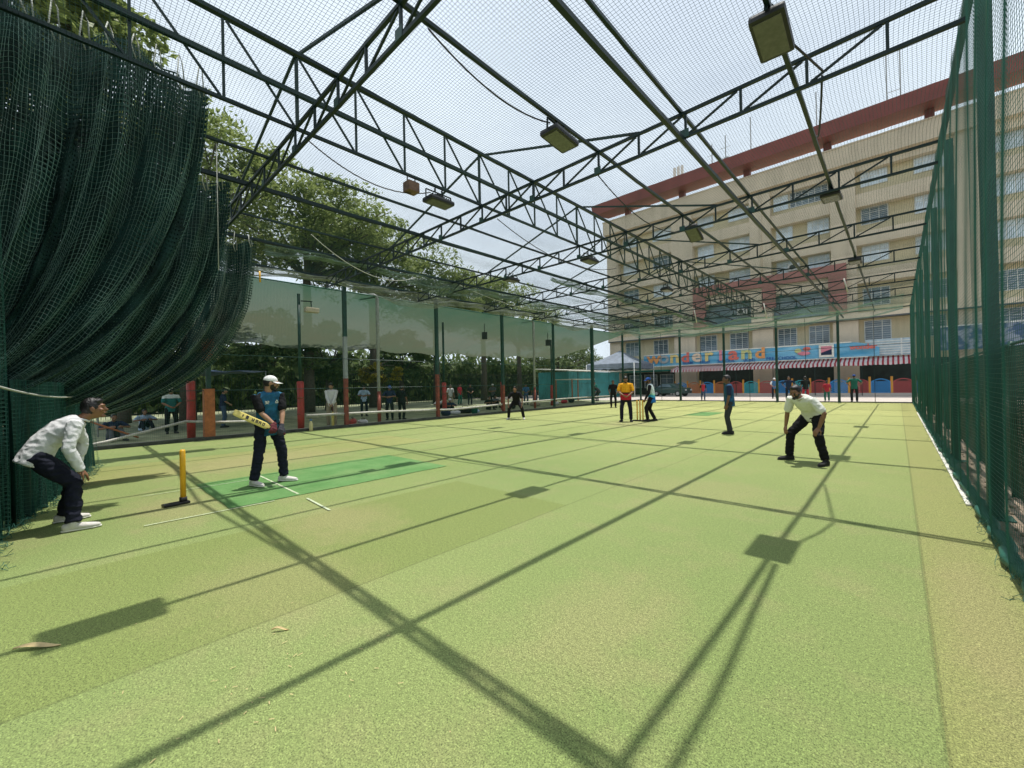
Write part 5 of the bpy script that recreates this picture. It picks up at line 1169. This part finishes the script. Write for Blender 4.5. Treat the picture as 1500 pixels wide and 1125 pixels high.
# bags, shoes, bucket, table
def bag(x, y, m, L, H, label, seed):
    rr = random.Random(seed); t = thing('kit_bag', label, 'bag', (x, y, 0), rr.uniform(0, 3), 'kit lying beyond the pipe rail')
    mb = MB(); mb.loft([(-L/2, 0, H*0.5), (-L*0.3, 0.02, H*0.52), (0, 0, H*0.46), (L*0.3, 0.02, H*0.52), (L/2, 0, H*0.5)], [(H*0.30, H*0.36), (H*0.5, H*0.5), (H*0.46, H*0.44), (H*0.5, H*0.5), (H*0.30, H*0.36)], xref=(0, 1, 0), n=12); mb.build('body', m, t, True)
    mb = MB(); mb.tube([(-L*0.22, 0, H*0.95), (-L*0.15, 0.05, H*1.25), (L*0.15, 0.05, H*1.25), (L*0.22, 0, H*0.95)], 0.015, 6); mb.build('strap', M['black'], t, True)
for i, (x, y, m, L, H, lab) in enumerate(((-18.0, 8.7, 'red_pad', 0.7, 0.30, 'dark red kit bag just past the rust red based post'), (-18.1, 9.2, 'white_shirt', 0.45, 0.22, 'white bag leaning by the grey pipe foot'), (-18.6, 14.4, 'navy_cloth', 0.9, 0.35, 'navy kit bag beside the red padded post'),
      (-19.0, 15.4, 'white_shirt', 0.5, 0.25, 'white bag among the kit behind the rail'), (-19.4, 16.5, 'black_cloth', 0.9, 0.36, 'long black kit bag behind the rail'), (-18.8, 16.9, 'pale_blue_cloth', 0.45, 0.24, 'pale blue bag behind the rail'),
      (-20.0, 21.5, 'black_cloth', 0.9, 0.35, 'black kit bag behind the crouching fielder'), (-20.5, 24.5, 'khaki', 0.7, 0.32, 'sand coloured bag near the second grey pipe'), (-20.2, 26.5, 'white_shirt', 0.6, 0.28, 'white bag before the teal shed'), (-21.0, 29.0, 'red_cloth', 0.6, 0.3, 'red bag at the foot of the teal shed'), (-21.3, 30.5, 'black_cloth', 0.8, 0.4, 'black heap of kit at the foot of the teal shed'))):
    bag(x, y, M[m], L, H, lab, i)
t = thing('bucket', 'green plastic bucket standing behind the pipe rail', 'bucket', (-18.2, 16.2, 0))
mb = MB(); mb.tube([(0, 0, 0.003), (0, 0, 0.38), (0, 0, 0.40)], [0.15, 0.20, 0.21], 16); mb.build('body', M['green_cloth'], t, True); mb = MB(); mb.tube([(0.2*math.cos(a), 0.02, 0.39+0.16*math.sin(a)) for a in np.linspace(0, math.pi, 9)], 0.008, 5); mb.build('handle', M['black'], t, True)
t = thing('stall', 'white topped table with orange legs beside the teal shed', 'stall', (-22.3, 32.6, 0))
mb = MB(); mb.box((-1.0, -1.9, 2.05), (1.0, 1.9, 2.12)); mb.build('top', M['white_board'], t)  # white top at head height is a canopy on posts
for a, b2 in ((-0.9, -1.8), (0.9, -1.8), (-0.9, 1.8), (0.9, 1.8)):
    mb = MB(); mb.bar((a, b2, 0), (a, b2, 2.05), 0.08); mb.build('leg', M['orange_pad'], t)
# teal corrugated shed
def corrugated(name, p0, p1, z0, z1, m, parent, step=0.075, amp=0.03):
    p0, p1 = V(p0), V(p1); L = (p1-p0).length; d = (p1-p0)/L; nn = V((d.y, -d.x, 0)); n = int(L/step); vs = []
    for i in range(n+1):
        o = p0+d*(i*L/n)+nn*(amp if i % 4 in (1, 2) else 0)
        vs += [V((o.x, o.y, z0)), V((o.x, o.y, z1))]
    mb = MB(); mb.add(vs, [(2*i, 2*i+2, 2*i+3, 2*i+1) for i in range(n)]); return mb.build(name, m, parent)
t = thing('sheet_shed', 'teal corrugated metal shed with pale roof edge beyond the rail', 'shed', (0, 0, 0))
corrugated('front_wall', (-24.6, 34.8, 0), (-25.0, 46.0, 0), 0, 2.95, M['teal_sheet'], t); corrugated('side_wall', (-28.5, 34.7, 0), (-24.6, 34.78, 0), 0, 2.95, M['teal_sheet'], t)
mb = MB(); mb.add([(-24.3, 34.4, 2.98), (-24.7, 46.3, 2.98), (-29, 46.3, 3.3), (-28.7, 34.4, 3.3), (-24.3, 34.4, 3.08), (-24.7, 46.3, 3.08), (-29, 46.3, 3.4), (-28.7, 34.4, 3.4)], [(3, 2, 1, 0), (4, 5, 6, 7), (0, 1, 5, 4), (1, 2, 6, 5), (2, 3, 7, 6), (3, 0, 4, 7)]); mb.build('roof', M['white_board'], t)  # white roof colour carries the bright sunlit edge
for k in range(3):
    mb = MB(); y = 36.5+3.4*k; mb.box((-24.66-0.036*(y-34.8)+0.02, y, 0.05), (-24.60-0.036*(y-34.8)+0.04, y+0.12, 2.9)); mb.build('batten', M['steel_post'], t)
# pale tent
t = thing('canopy_tent', 'pale blue and white peaked canopy tent left of the banner', 'tent', (-25.6, 47.5, 0), R(4))
h = 3.1; mb = MB(); mb.add([(-h, -h, 4.0), (h, -h, 4.0), (h, h, 4.0), (-h, h, 4.0), (0, 0, 5.75), (-h*.5, -h*.5, 4.75), (h*.5, -h*.5, 4.75), (h*.5, h*.5, 4.75), (-h*.5, h*.5, 4.75)], [(0, 1, 6, 5), (1, 2, 7, 6), (2, 3, 8, 7), (3, 0, 5, 8), (5, 6, 4), (6, 7, 4), (7, 8, 4), (8, 5, 4)]); mb.build('roof', M['tent'], t)
for a, b2 in (((-h, -h), (h, -h)), ((h, -h), (h, h)), ((h, h), (-h, h)), ((-h, h), (-h, -h))):
    mb = MB(); vs = []; fs = []
    for i in range(25):
        u = i/24; x = a[0]+(b2[0]-a[0])*u; y = a[1]+(b2[1]-a[1])*u; vs += [(x, y, 4.0), (x*1.01, y*1.01, 3.35+0.06*math.sin(i*1.5))]
    mb.add(vs, [(2*i, 2*i+1, 2*i+3, 2*i+2) for i in range(24)]); mb.build('valance', M['tent'], t)
for a in (-h, h):
    for b2 in (-h, h):
        mb = MB(); mb.tube([(a, b2, 0), (a, b2, 4.0)], 0.05, 8); mb.build('leg', M['frame_white'], t, True)
# parked car
t = thing('parked_car', 'dark green car parked in front of the low shop windows', 'car', (-19.3, 47.6, 0), R(84))
prof = [(-2.1, 0.35), (-2.12, 0.75), (-1.95, 0.95), (-1.2, 1.02), (-0.75, 1.42), (-0.2, 1.50), (0.7, 1.48), (1.45, 1.05), (1.95, 0.98), (2.1, 0.75), (2.08, 0.35)]
vs = [(sx*(0.85 if z < 1.05 else 0.68), y, z) for sx in (-1, 1) for y, z in prof]; n = len(prof)
mb = MB(); mb.add(vs, [tuple(range(n)), tuple(range(2*n-1, n-1, -1))]+[(i, n+i, n+(i+1) % n, (i+1) % n) for i in range(n)]); mb.build('body', mat('dark green car paint', (0.02, 0.055, 0.05), 0.25, 0.1, 2.0), t, bevel=0.04)
for sx in (-1, 1):
    mb = MB(); mb.add([(sx*0.80, -1.0, 1.06), (sx*0.70, -0.68, 1.38), (sx*0.70, 0.66, 1.42), (sx*0.82, 1.25, 1.07)], [(0, 1, 2, 3)]); mb.build('side_window', M['glass'], t)
    for y in (-1.3, 1.3):
        mb = MB(); mb.tube([(sx*0.70, y, 0.33), (sx*0.90, y, 0.33)], 0.33, 18); wh = mb.build('wheel', M['dark_rubber'], t, True); mb = MB(); mb.tube([(sx*0.905, y, 0.33), (sx*0.915, y, 0.33)], 0.19, 14); mb.build('rim', M['grey_pipe'], wh)
for y, nm in ((-2.13, 'headlight'), (2.12, 'tail_light')):
    for sx in (-1, 1):
        mb = MB(); mb.box((sx*0.62-0.16, y-0.03, 0.66), (sx*0.62+0.16, y+0.03, 0.80)); mb.build(nm, M['frame_white'] if y < 0 else M['red_paint'], t)

# ------------------------------------------------------------------ the school
FY = 53.0
def school():
    t = thing('school_building', 'six storey beige school with red frame and red roof canopy', 'building', (0, FY, 0))
    XA, XB = -30.3, 22.0
    z0s = [4.0, 8.15, 12.1, 15.85, 19.6]         # floor levels of the window storeys
    top = 24.65
    piers = [(-30.3, -28.6), (-21.0, -18.4), (-12.05, -10.0), (-4.75, -2.75), (4.0, 6.0), (11.5, 13.5), (19.0, 22.0)]
    # back wall
    mb = MB(); mb.box((XA+0.1, 1.0, 0.0), (XB-0.1, 14, 23.9)); mb.build('wall', M['beige_in'], t)
    mb = MB(); mb.box((XA-0.0, -0.02, 7.95), (XA+0.3, 14.2, 23.0)); mb.build('end_wall', M['beige'], t)
    for a, b2 in piers:
        mb = MB(); mb.box((a, 0, 7.9), (b2, 1.02, 22.9)); mb.build('pier', M['beige'], t)
        mb = MB(); mb.box((a, 0.30, 0), (b2, 1.02, 7.88)); mb.build('lower_pier', M['beige_low'], t)
    mb = MB(); mb.box((XA-0.35, -0.35, 22.85), (XB, 1.3, top)); mb.build('parapet', M['beige'], t)
    mb = MB(); mb.box((XA-0.4, -0.42, top-0.02), (XB, 1.35, top+0.12)); mb.build('parapet_cap', M['beige_low'], t)
    mb = MB(); mb.box((XA, -0.12, 7.55), (XB, 0.98, 8.02)); mb.build('floor_slab', M['beige'], t)
    mb = MB(); mb.box((XA, -0.16, 7.45), (XB, 0.2, 7.56)); mb.build('slab_edge', M['grey_cloth'], t)
    bays = [(piers[i][1], piers[i+1][0]) for i in range(len(piers)-1)]
    rr = random.Random(3)
    def window(x0, x1, z0, z1, y=0.985, dark=False, cols=3, rows=2):
        fr = MB(); w_ = 0.07
        fr.box((x0, y-0.05, z0), (x1, y, z0+w_)); fr.box((x0, y-0.05, z1-w_), (x1, y, z1)); fr.box((x0, y-0.05, z0+w_), (x0+w_, y, z1-w_)); fr.box((x1-w_, y-0.05, z0+w_), (x1, y, z1-w_))
        for i in range(1, cols): xx = x0+(x1-x0)*i/cols; fr.box((xx-0.028, y-0.045, z0+w_), (xx+0.028, y-0.004, z1-w_))
        zz = z0+(z1-z0)*0.68; fr.box((x0+w_, y-0.047, zz-0.03), (x1-w_, y-0.006, zz+0.03))
        f = fr.build('window', M['frame_white'], t)
        pn = MB(); pn.box((x0+0.03, y-0.022, z0+0.03), (x1-0.03, y-0.012, z1-0.03)); pn.build('pane', M['glass'] if dark or rr.random() < 0.25 else M['blind_sky'], f)
        if dark or rr.random() < 0.3:
            g = MB()
            for i in range(1, 9): zz = z0+(z1-z0)*i/9; g.box((x0, y-0.10, zz-0.011), (x1, y-0.08, zz+0.011))
            g.build('window_grille', M['frame_white'], f)
    for bi, (a, b2) in enumerate(bays):
        for fi, z in enumerate(z0s):
            zn = z0s[fi+1] if fi < 4 else 22.9
            if fi == 0:
                # lower wall with deep windows
                for fx in (0.06, 0.60):
                    x0 = a+(b2-a)*fx; window(x0, x0+min(2.0, (b2-a)*0.34), 5.35, 7.30, 0.985, True)
                continue
            # spandrel ledge in front of the recess, shadow under it
            sp0, sp1 = (zn-1.15, zn+0.12) if fi < 4 else (22.0, 22.9)
            mb = MB(); mb.box((a, 0.12 if fi < 4 else 0.25, sp0), (b2, 0.98, sp1)); mb.build('spandrel', M['beige'], t)
            wz0 = z+0.95 if fi > 1 else z+0.6; wz1 = min(sp0-0.02, wz0+1.75)
            wd = (b2-a)
            if bi == 2 and fi == 4:                                    # long dark balcony window
                window(a+0.15, a+1.6, wz0-0.2, wz1, 0.985, False, 2); window(a+1.7, b2-0.2, wz0-0.2, wz1, 0.985, True, 6); continue
            window(a+0.35, a+0.35+wd*0.30, wz0, wz1, 0.985, fi == 1, 3); window(b2-0.15-wd*0.36, b2-0.15, wz0, wz1, 0.985, fi == 1, 4)
    # red frame round the second floor of two bays
    for x0, x1, z0, z1 in ((-18.35, -3.55, 12.0, 13.15),):
        mb = MB(); mb.box((x0, -0.28, z0), (x1, -0.003, z1)); mb.build('red_band', M['facade_red'], t)
    for x0, x1 in ((-18.35, -16.9), (-5.0, -3.55), (-10.9, -9.6)):
        mb = MB(); mb.box((x0, -0.28, 8.2 if x0 != -10.9 else 9.6), (x1, -0.003, 11.995)); mb.build('red_upright', M['facade_red'], t)
    mb = MB(); mb.box((-16.9, 0.9, 8.3), (-5.0, 0.97, 11.0)); mb.build('green_glazing', M['glass'], t)
    # ground floor: dark slabs paint the shade inside the openings
    mb = MB(); mb.box((-28, 0.90, 0.05), (-21.3, 0.99, 3.0)); mb.build('shop_front', M['inner_shade'], t)
    mb = MB(); mb.box((-18.2, 0.90, 0.05), (4.0, 0.99, 3.4)); mb.build('open_front_shade', M['inner_shade'], t)
    for x0 in (-27.6, -25.4, -23.2): window(x0, x0+1.8, 0.9, 2.7, 0.895, True, 2)
    mb = MB(); mb.box((-29.5, -1.2, 3.05), (-21.2, 0.9, 3.25)); mb.build('shop_canopy', M['green_cloth'], t)
    # roof canopy on short columns
    rf = MB(); rf.add([(XA-1.3, -1.35, 25.80), (XB, -1.35, 25.80), (XB, 1.2, 25.80), (XA-0.3, 1.2, 25.80), (XA-1.5, -1.55, 27.10), (XB, -1.55, 27.10), (XB, 1.3, 27.15), (XA-0.5, 1.3, 27.15)],
                      [(3, 2, 1, 0), (0, 1, 5, 4), (4, 5, 6, 7), (2, 3, 7, 6), (0, 4, 7, 3)])
    r_ = rf.build('roof_canopy', M['brick_red'], t)
    for x in (-27.5, -20.0, -12.6, -5.2, 2.2, 9.6, 17.0):
        mb = MB(); mb.box((x, 0.30, top+0.12), (x+0.65, 1.0, 25.81)); mb.build('roof_column', M['brick_red'], r_)
    mb = MB()
    for z in (24.75, 25.1): mb.bar((XA, 0.95, z), (XB, 0.95, z), 0.03)
    mb.build('roof_railing', M['frame_white'], r_)
    # air conditioners
    for x, z in ((-0.4, 15.0), (-14.0, 15.0), (-13.6, 9.3), (-8.5, 13.4), (7.8, 15.0)):
        mb = MB(); mb.box((x, 0.30, z), (x+1.05, 0.80, z+0.72)); a_ = mb.build('air_conditioner', M['ac'], t, bevel=0.03)
        mb = MB(); mb.tube([(x+0.40, 0.29, z+0.36), (x+0.40, 0.297, z+0.36)], 0.27, 16); mb.build('fan_grille', M['black'], a_)
    for x, z0, z1 in ((-28.85, 8.0, 22.8), (-10.9, 12.1, 22.8), (5.0, 8.0, 22.8)):
        mb = MB(); mb.tube([(x, -0.08, z0), (x, -0.08, z1)], 0.07, 8); mb.build('rain_pipe', M['beige'], t, True)
    return t
school()
for x, h_, lab, k in ((-21.0, 3.4, 'cluster of pale mobile antennas on the roof', 3), (-16.8, 4.5, 'thin lightning mast with cross arms on the roof', 1), (-15.2, 5.0, 'second thin mast with a small dish on the roof', 1), (-12.4, 6.0, 'tall thin rod on the roof alone', 0), (-6.0, 5.8, 'tall thin rod above the middle of the roof canopy', 0), (-0.3, 6.6, 'pair of thin masts joined by rungs on the roof', 2)):
    t = thing('roof_antenna', lab, 'antenna', (x, FY+3.2, 27.3), 0, 'antennas on the school roof')
    mb = MB(); mb.tube([(0, 0, 0), (0, 0, h_)], 0.06, 6); mb.build('mast', M['grey_pipe'], t)
    if k == 3:
        for dx in (-0.5, 0, 0.5):
            mb = MB(); mb.box((dx-0.16, -0.3, 0.8), (dx+0.16, -0.1, 3.2)); mb.build('panel', M['white_board'], t, bevel=0.03)
    if k == 1:
        mb = MB(); mb.bar((-0.6, 0, h_*0.7), (0.6, 0, h_*0.7), 0.04); mb.bar((-0.4, 0, h_*0.45), (0.4, 0, h_*0.45), 0.04); mb.ball((0.1, -0.1, h_*0.4), (0.3, 0.1, 0.3), None, 10, 6); mb.build('cross_arm', M['grey_pipe'], t)
    if k == 2:
        mb = MB(); mb.tube([(1.0, 0, 0), (1.0, 0, h_)], 0.06, 6); mb.bar((0, 0, 1.8), (1, 0, 1.8), 0.05); mb.bar((0, 0, 2.8), (1, 0, 2.8), 0.05); mb.bar((0, 0, 0.2), (1, 0, 1.8), 0.05); mb.build('second_mast', M['grey_pipe'], t)

# banner with lettering
def text_mesh(name, body, size, m, parent, loc, extrude=0.006, offset=0.0):
    cu = bpy.data.curves.new('txt', 'FONT'); cu.body = body; cu.size = size; cu.extrude = extrude; cu.offset = offset; cu.align_x = 'CENTER'; cu.resolution_u = 3
    o = bpy.data.objects.new('txt', cu); COL.objects.link(o)
    me = bpy.data.meshes.new_from_object(o.evaluated_get(bpy.context.evaluated_depsgraph_get())); bpy.data.objects.remove(o)
    me.transform(Matrix.Rotation(math.pi/2, 4, 'X'))
    me.materials.clear(); me.materials.append(m); me.name = name
    o = bpy.data.objects.new(name, me); COL.objects.link(o); o.parent = parent; o.location = loc; return o
BYY = FY-1.35
t = thing('banner', 'long sky blue school banner with bubbly coloured lettering over the awning', 'banner', (0, BYY, 0))
m, nt3, out = new_mat('sky blue banner print'); nb = NB(nt3); cc = nb.coord()
mp = nb.n('ShaderNodeMapping'); nb.l(cc, mp.inputs[0]); mp.inputs['Scale'].default_value = (0.25, 1, 1.6)
c1 = nb.mix(nb.range(nb.noise(mp.outputs[0], 1.3, 3), 0.35, 0.65), (0.05, 0.30, 0.52), (0.22, 0.50, 0.68)); p = nb.bsdf(c1, 0.5); nb.l(p.outputs[0], out.inputs[0]); M['banner_blue'] = m
def zb(x): return 3.72+(x+24.5)*0.002
mb = MB(); vs, fs = [], []; N = 90
for i in range(N+1):
    x = -24.4+23.2*i/N
    for j in range(7):
        v = j/6.0; d = 0.03*math.sin(x*1.1+v*2)
        if x > -7.5: d += 0.10*math.sin((x+v*1.6)*2.6)*(0.3+v*0.2)
        z = 3.70+1.42*v
        if x > -3.4: z -= (x+3.4)**2*0.16*v*(1-0.2*v)
        vs.append((x, d, z))
for i in range(N):
    for j in range(6): a = i*7+j; fs.append((a, a+7, a+8, a+1))
mb.add(vs, fs); bs = mb.build('sheet', M['banner_blue'], t, True)
mb = MB(); mb.box((-24.4, -0.07, 5.10), (-3.2, -0.05, 5.20)); mb.box((-24.4, -0.07, 3.63), (-2.0, -0.05, 3.71)); mb.build('white_border', M['white_board'], t)
cols = {'o': (0.68, 0.30, 0.10), 'g': (0.34, 0.36, 0.36), 'y': (0.66, 0.52, 0.20), 'r': (0.60, 0.14, 0.11), 'c': (0.70, 0.55, 0.42), 'p': (0.64, 0.22, 0.28), 'l': (0.52, 0.52, 0.22)}  # letter colours faded towards the banner to paint haze
LM = {k: mat('letter colour '+k, c, 0.6, 0.15, 3.0) for k, c in cols.items()}
xs = [-23.0+1.34*i_ for i_ in range(10)]
for ch, k, x in zip('wonderland', 'ogyrcyprlo', xs): text_mesh('letter', ch, 2.0 if ch not in 'dl' else 1.6, LM[k], t, (x, -0.13, 4.08), 0.012, 0.055).scale = (1.22, 1, 1)
for wd, x in (('ISLAM', -18.7), ('HIGH', -16.7), ('SCHOOL', -14.4), ('(ICSE)', -12.0), ('PRE-SCHOOL', -9.0)): text_mesh('word', wd, 0.46, M['blue_cap'], t, (x, -0.13, 3.78), 0.006, 0.006)
# small pictures on the banner
mb = MB(); mb.box((-5.75, -0.16, 3.80), (-4.55, -0.14, 5.05)); pc = mb.build('picture_panel', M['white_board'], t)
mb = MB(); mb.box((-5.58, -0.172, 4.02), (-4.72, -0.162, 4.90)); mb.build('picture', M['navy_cloth'], pc); mb = MB(); mb.add([(-5.58, -0.178, 4.90), (-5.58, -0.178, 4.25), (-4.72, -0.178, 4.60), (-4.72, -0.178, 4.90)], [(0, 1, 2, 3)]); mb.build('picture_patch', LM['p'], pc)
mb = MB(); mb.ball((-7.5, -0.15, 4.6), (0.30, 0.015, 0.24), None, 12, 8); mb.build('printed_blob', LM['l'], t, True)
mb = MB(); mb.ball((-7.0, -0.16, 4.3), (0.55, 0.012, 0.2), None, 12, 8); mb.build('printed_blob', LM['p'], t, True)
mb = MB(); mb.ball((-6.75, -0.17, 4.75), (0.34, 0.012, 0.2), None, 12, 8); mb.build('printed_blob', LM['r'], t, True)
text_mesh('letter', 'wonder', 0.62, LM['r'], t, (-1.95+0.0-0.4, -0.30, 4.42), 0.012, 0.03)
t2 = thing('hoarding', 'pale slatted sign board at the torn end of the banner', 'sign', (0.0, BYY+0.25, 0))
mb = MB(); mb.box((-2.2, 0, 3.7), (1.2, 0.06, 5.25)); mb.build('board', mat('pale blue board', (0.36, 0.46, 0.52), 0.6, 0.2, 2.0), t2)
mb = MB()
for i in range(6): mb.box((-2.2, -0.03, 3.85+0.23*i), (1.2, -0.005, 3.93+0.23*i))
mb.build('slats', M['frame_white'], t2); mb = MB(); mb.box((0.25, -0.06, 3.7), (0.36, -0.032, 5.25)); mb.build('upright', M['frame_white'], t2)
t2 = thing('hoarding', 'blue and white lettered sign band seen through the near side fence', 'sign', (0.0, BYY+0.2, 0))
m, nt4, out = new_mat('blue white sign'); nb = NB(nt4); cc = nb.coord(); c1 = nb.mix(nb.range(nb.noise(cc, 1.6, 4), 0.46, 0.54), (0.05, 0.09, 0.18), (0.24, 0.28, 0.35)); p = nb.bsdf(c1, 0.6); nb.l(p.outputs[0], out.inputs[0])
mb = MB(); mb.box((2.4, 0, 3.9), (13.5, 0.06, 5.9)); mb.build('board', m, t2); mb = MB(); mb.box((2.3, -0.04, 5.9), (13.6, 0.06, 6.0)); mb.build('board_frame', M['frame_white'], t2)
# striped awning
m, nt5, out = new_mat('red and white striped awning'); nb = NB(nt5); cc = nb.coord(); spx = nb.n('ShaderNodeSeparateXYZ'); nb.l(cc, spx.inputs[0])
st_ = nb.math('GREATER_THAN', nb.math('FRACT', nb.math('MULTIPLY', spx.outputs['X'], 2.9)), 0.42); c1 = nb.mix(st_, (0.38, 0.035, 0.06), (0.72, 0.66, 0.66))
p = nb.bsdf(c1, 0.75, spec=0.2); tl = nb.n('ShaderNodeBsdfTranslucent'); nb.l(c1, tl.inputs[0]); mx = nb.n('ShaderNodeMixShader'); mx.inputs[0].default_value = 0.25; nb.l(p.outputs[0], mx.inputs[1]); nb.l(tl.outputs[0], mx.inputs[2]); nb.l(mx.outputs[0], out.inputs[0]); M['awning'] = m
t = thing('awning', 'long red and white striped awning with scalloped edge under the banner', 'awning', (0, FY-0.9, 0))
mb = MB(); vs, fs = [], []; N = 132
for i in range(N+1):
    x = -20.4+21.6*i/N; s_ = 0.02*math.sin(x*3); vs += [(x, 0.5, 3.70), (x, -0.7, 3.36-0.03+s_), (x, -1.55, 3.12+s_), (x, -1.60, 2.80+0.05*(i % 2)+s_)]
for i in range(N):
    for j in range(3): fs.append((i*4+j, (i+1)*4+j, (i+1)*4+j+1, i*4+j+1))
mb.add(vs, fs); mb.build('cloth', M['awning'], t, False)
for i in range(7):
    mb = MB(); x = -20.3+3.57*i; mb.tube([(x, -1.5, 0), (x, -1.5, 3.05)], 0.035, 6); mb.build('pole', M['steel'], t)
mb = MB(); mb.bar((-20.4, -1.52, 3.05), (1.2, -1.52, 3.05), 0.05); mb.build('front_rail', M['steel'], t)
# lattice panels
def lattice(x, w_, m, label):
    t = thing('lattice_panel', label, 'fence panel', (x, FY-1.9, 0), 0, 'coloured lattice panels along the school front')
    H = 1.25; n = 14
    pts = [(-w_/2, 0.30)]+[(-w_/2+w_*i/n, H+0.28*math.sin(math.pi*i/n)) for i in range(n+1)]+[(w_/2, 0.30), (-w_/2, 0.30)]
    mb = MB()
    for (a, za), (b2, zb_) in zip(pts[:-1], pts[1:]):
        if abs(a-b2)+abs(za-zb_) > 1e-4: mb.bar((a, 0, za), (b2, 0, zb_), 0.09, 0.06, up=(0, 1, 0))
    mb.build('frame', m, t)
    mb = MB()
    for k in range(-8, 12):
        for sg in (1, -1):
            x0 = k*0.22; seg = []
            for q in (0.0, 1.0):
                z = 0.34+q*0.98; xx = sg*(x0-0.8+q*0.98); seg.append((xx, z))
            (xa, za), (xb, zb_) = seg
            # clip to the panel
            lo_, hi_ = -w_/2+0.03, w_/2-0.03
            if (xa < lo_ and xb < lo_) or (xa > hi_ and xb > hi_): continue
            def cut(xa, za, xb, zb_):
                if xa < lo_: za += (zb_-za)*(lo_-xa)/(xb-xa); xa = lo_
                if xa > hi_: za += (zb_-za)*(hi_-xa)/(xb-xa); xa = hi_
                return xa, za
            p1 = cut(xa, za, xb, zb_); p2 = cut(xb, zb_, xa, za)
            mb.bar((p1[0], 0.012*sg, p1[1]), (p2[0], 0.012*sg, p2[1]), 0.07, 0.02, up=(0, 1, 0))
    mb.build('lattice_slats', m, t)
    for sx in (-1, 1):
        mb = MB(); mb.bar((sx*(w_/2+0.045), 0, 0), (sx*(w_/2+0.045), 0, 1.75), 0.09); mb.build('upright', M['orange_wood'], t)
    return t
M['lat_blue'] = mat('blue panel paint', (0.03, 0.24, 0.55), 0.5, 0.15, 3.0); M['lat_red'] = mat('red panel paint', (0.42, 0.06, 0.06), 0.5, 0.15, 3.0); M['lat_orange'] = mat('orange panel paint', (0.50, 0.16, 0.05), 0.5, 0.15, 3.0); M['lat_teal'] = mat('teal panel paint', (0.03, 0.34, 0.38), 0.5, 0.15, 3.0)
seq = ['lat_blue', 'lat_orange', 'lat_blue', 'lat_orange', 'lat_red', 'lat_teal', 'lat_red', 'lat_blue', 'lat_teal', 'lat_red', 'lat_blue', 'lat_red', 'lat_blue', 'lat_red', 'lat_blue']
cn = dict(lat_blue='blue', lat_orange='orange', lat_red='red', lat_teal='teal')
plc = ['at the end by the car', 'next to the first one', 'behind the child in red and black', 'left of the man in the blue vest', 'just behind the man in the blue vest', 'between two red panels', 'left of the post by the three onlookers', 'behind the white helmet-like cap', 'behind the person in navy', 'behind the boy in red and green', 'left of the man with arms out', 'behind the man with arms out', 'next to last before the side fence net', 'close to the side fence net', 'half hidden by the side fence net']
for i, c in enumerate(seq): lattice(-19.4+1.52*i, 1.36, M[c], '%s arched lattice panel %s' % (cn[c], plc[i]))
mb = MB(); mb.box((-20.6, 0, 0), (3.5, 0.3, 0.24)); o = mb.build('kerb', M['concrete'], bevel=0.02); o.location = (0, FY-2.3, 0); tag(o, 'pale low plinth below the coloured lattice panels', 'plinth')

# ------------------------------------------------------------------ outside the near side fence
t = thing('skirt_fence', 'low dark green shade cloth fence outside the near side fence', 'fence', (1.02, 0, 0))
M['skirt'] = net_sheet_mat('dark green windbreak cloth', (0.014, 0.05, 0.04), 0.80, 30.0)
ny = 180; vs = []; uv = []
for i in range(ny+1):
    y = -6+41*i/ny
    for j in range(7): z = 0.24+1.80*j/6; vs.append((0.07*math.sin(y*2.1+z)*math.sin(j*0.6), y, z-0.05*abs(math.sin(y*0.7)))); uv.append((y, z))
q = np.array([(i*7+j, i*7+j+1, (i+1)*7+j+1, (i+1)*7+j) for i in range(ny) for j in range(6)])
mesh_np('cloth', np.array(vs), q, M['skirt'], t, True, np.array(uv))
for i in range(12):
    mb = MB(); y = -5+3.4*i; mb.tube([(0.1, y, 0), (0.1, y, 2.1)], 0.035, 8); mb.build('stake', M['steel_post'], t, True)
mb = MB(); mb.tube([(0.1, -6, 2.06), (0.1, 35, 2.06)], 0.02, 6); mb.build('top_wire', M['steel_post'], t)
rr = random.Random(9)
mb = MB()
for i in range(900):
    x, y = rr.uniform(0.86, 2.6), rr.uniform(-1, 14); s_ = rr.uniform(0.008, 0.04); mb.ball((x, y, s_*0.4), (s_, s_*rr.uniform(.6, 1), s_*rr.uniform(.4, .8)), rotz(rr.uniform(0, 3)), 6, 4)
tag(mb.build('rubble', M['soil']), 'broken brick and stone rubble strewn outside the near side fence', 'rubble', None, 'stuff')
mb = MB(); mb.loft([(0, 0, 0.08), (0.1, 0.12, 0.12), (0.05, 0.32, 0.09)], [(0.10, 0.07), (0.16, 0.10), (0.09, 0.06)], n=12); o = mb.build('plastic_bag', mat('blue plastic', (0.05, 0.28, 0.50), 0.35, 0.3, 12.0), None, True); o.location = (1.15, 6.6, 0.0); tag(o, 'crumpled blue plastic bag on the rubble behind the side fence', 'plastic bag')
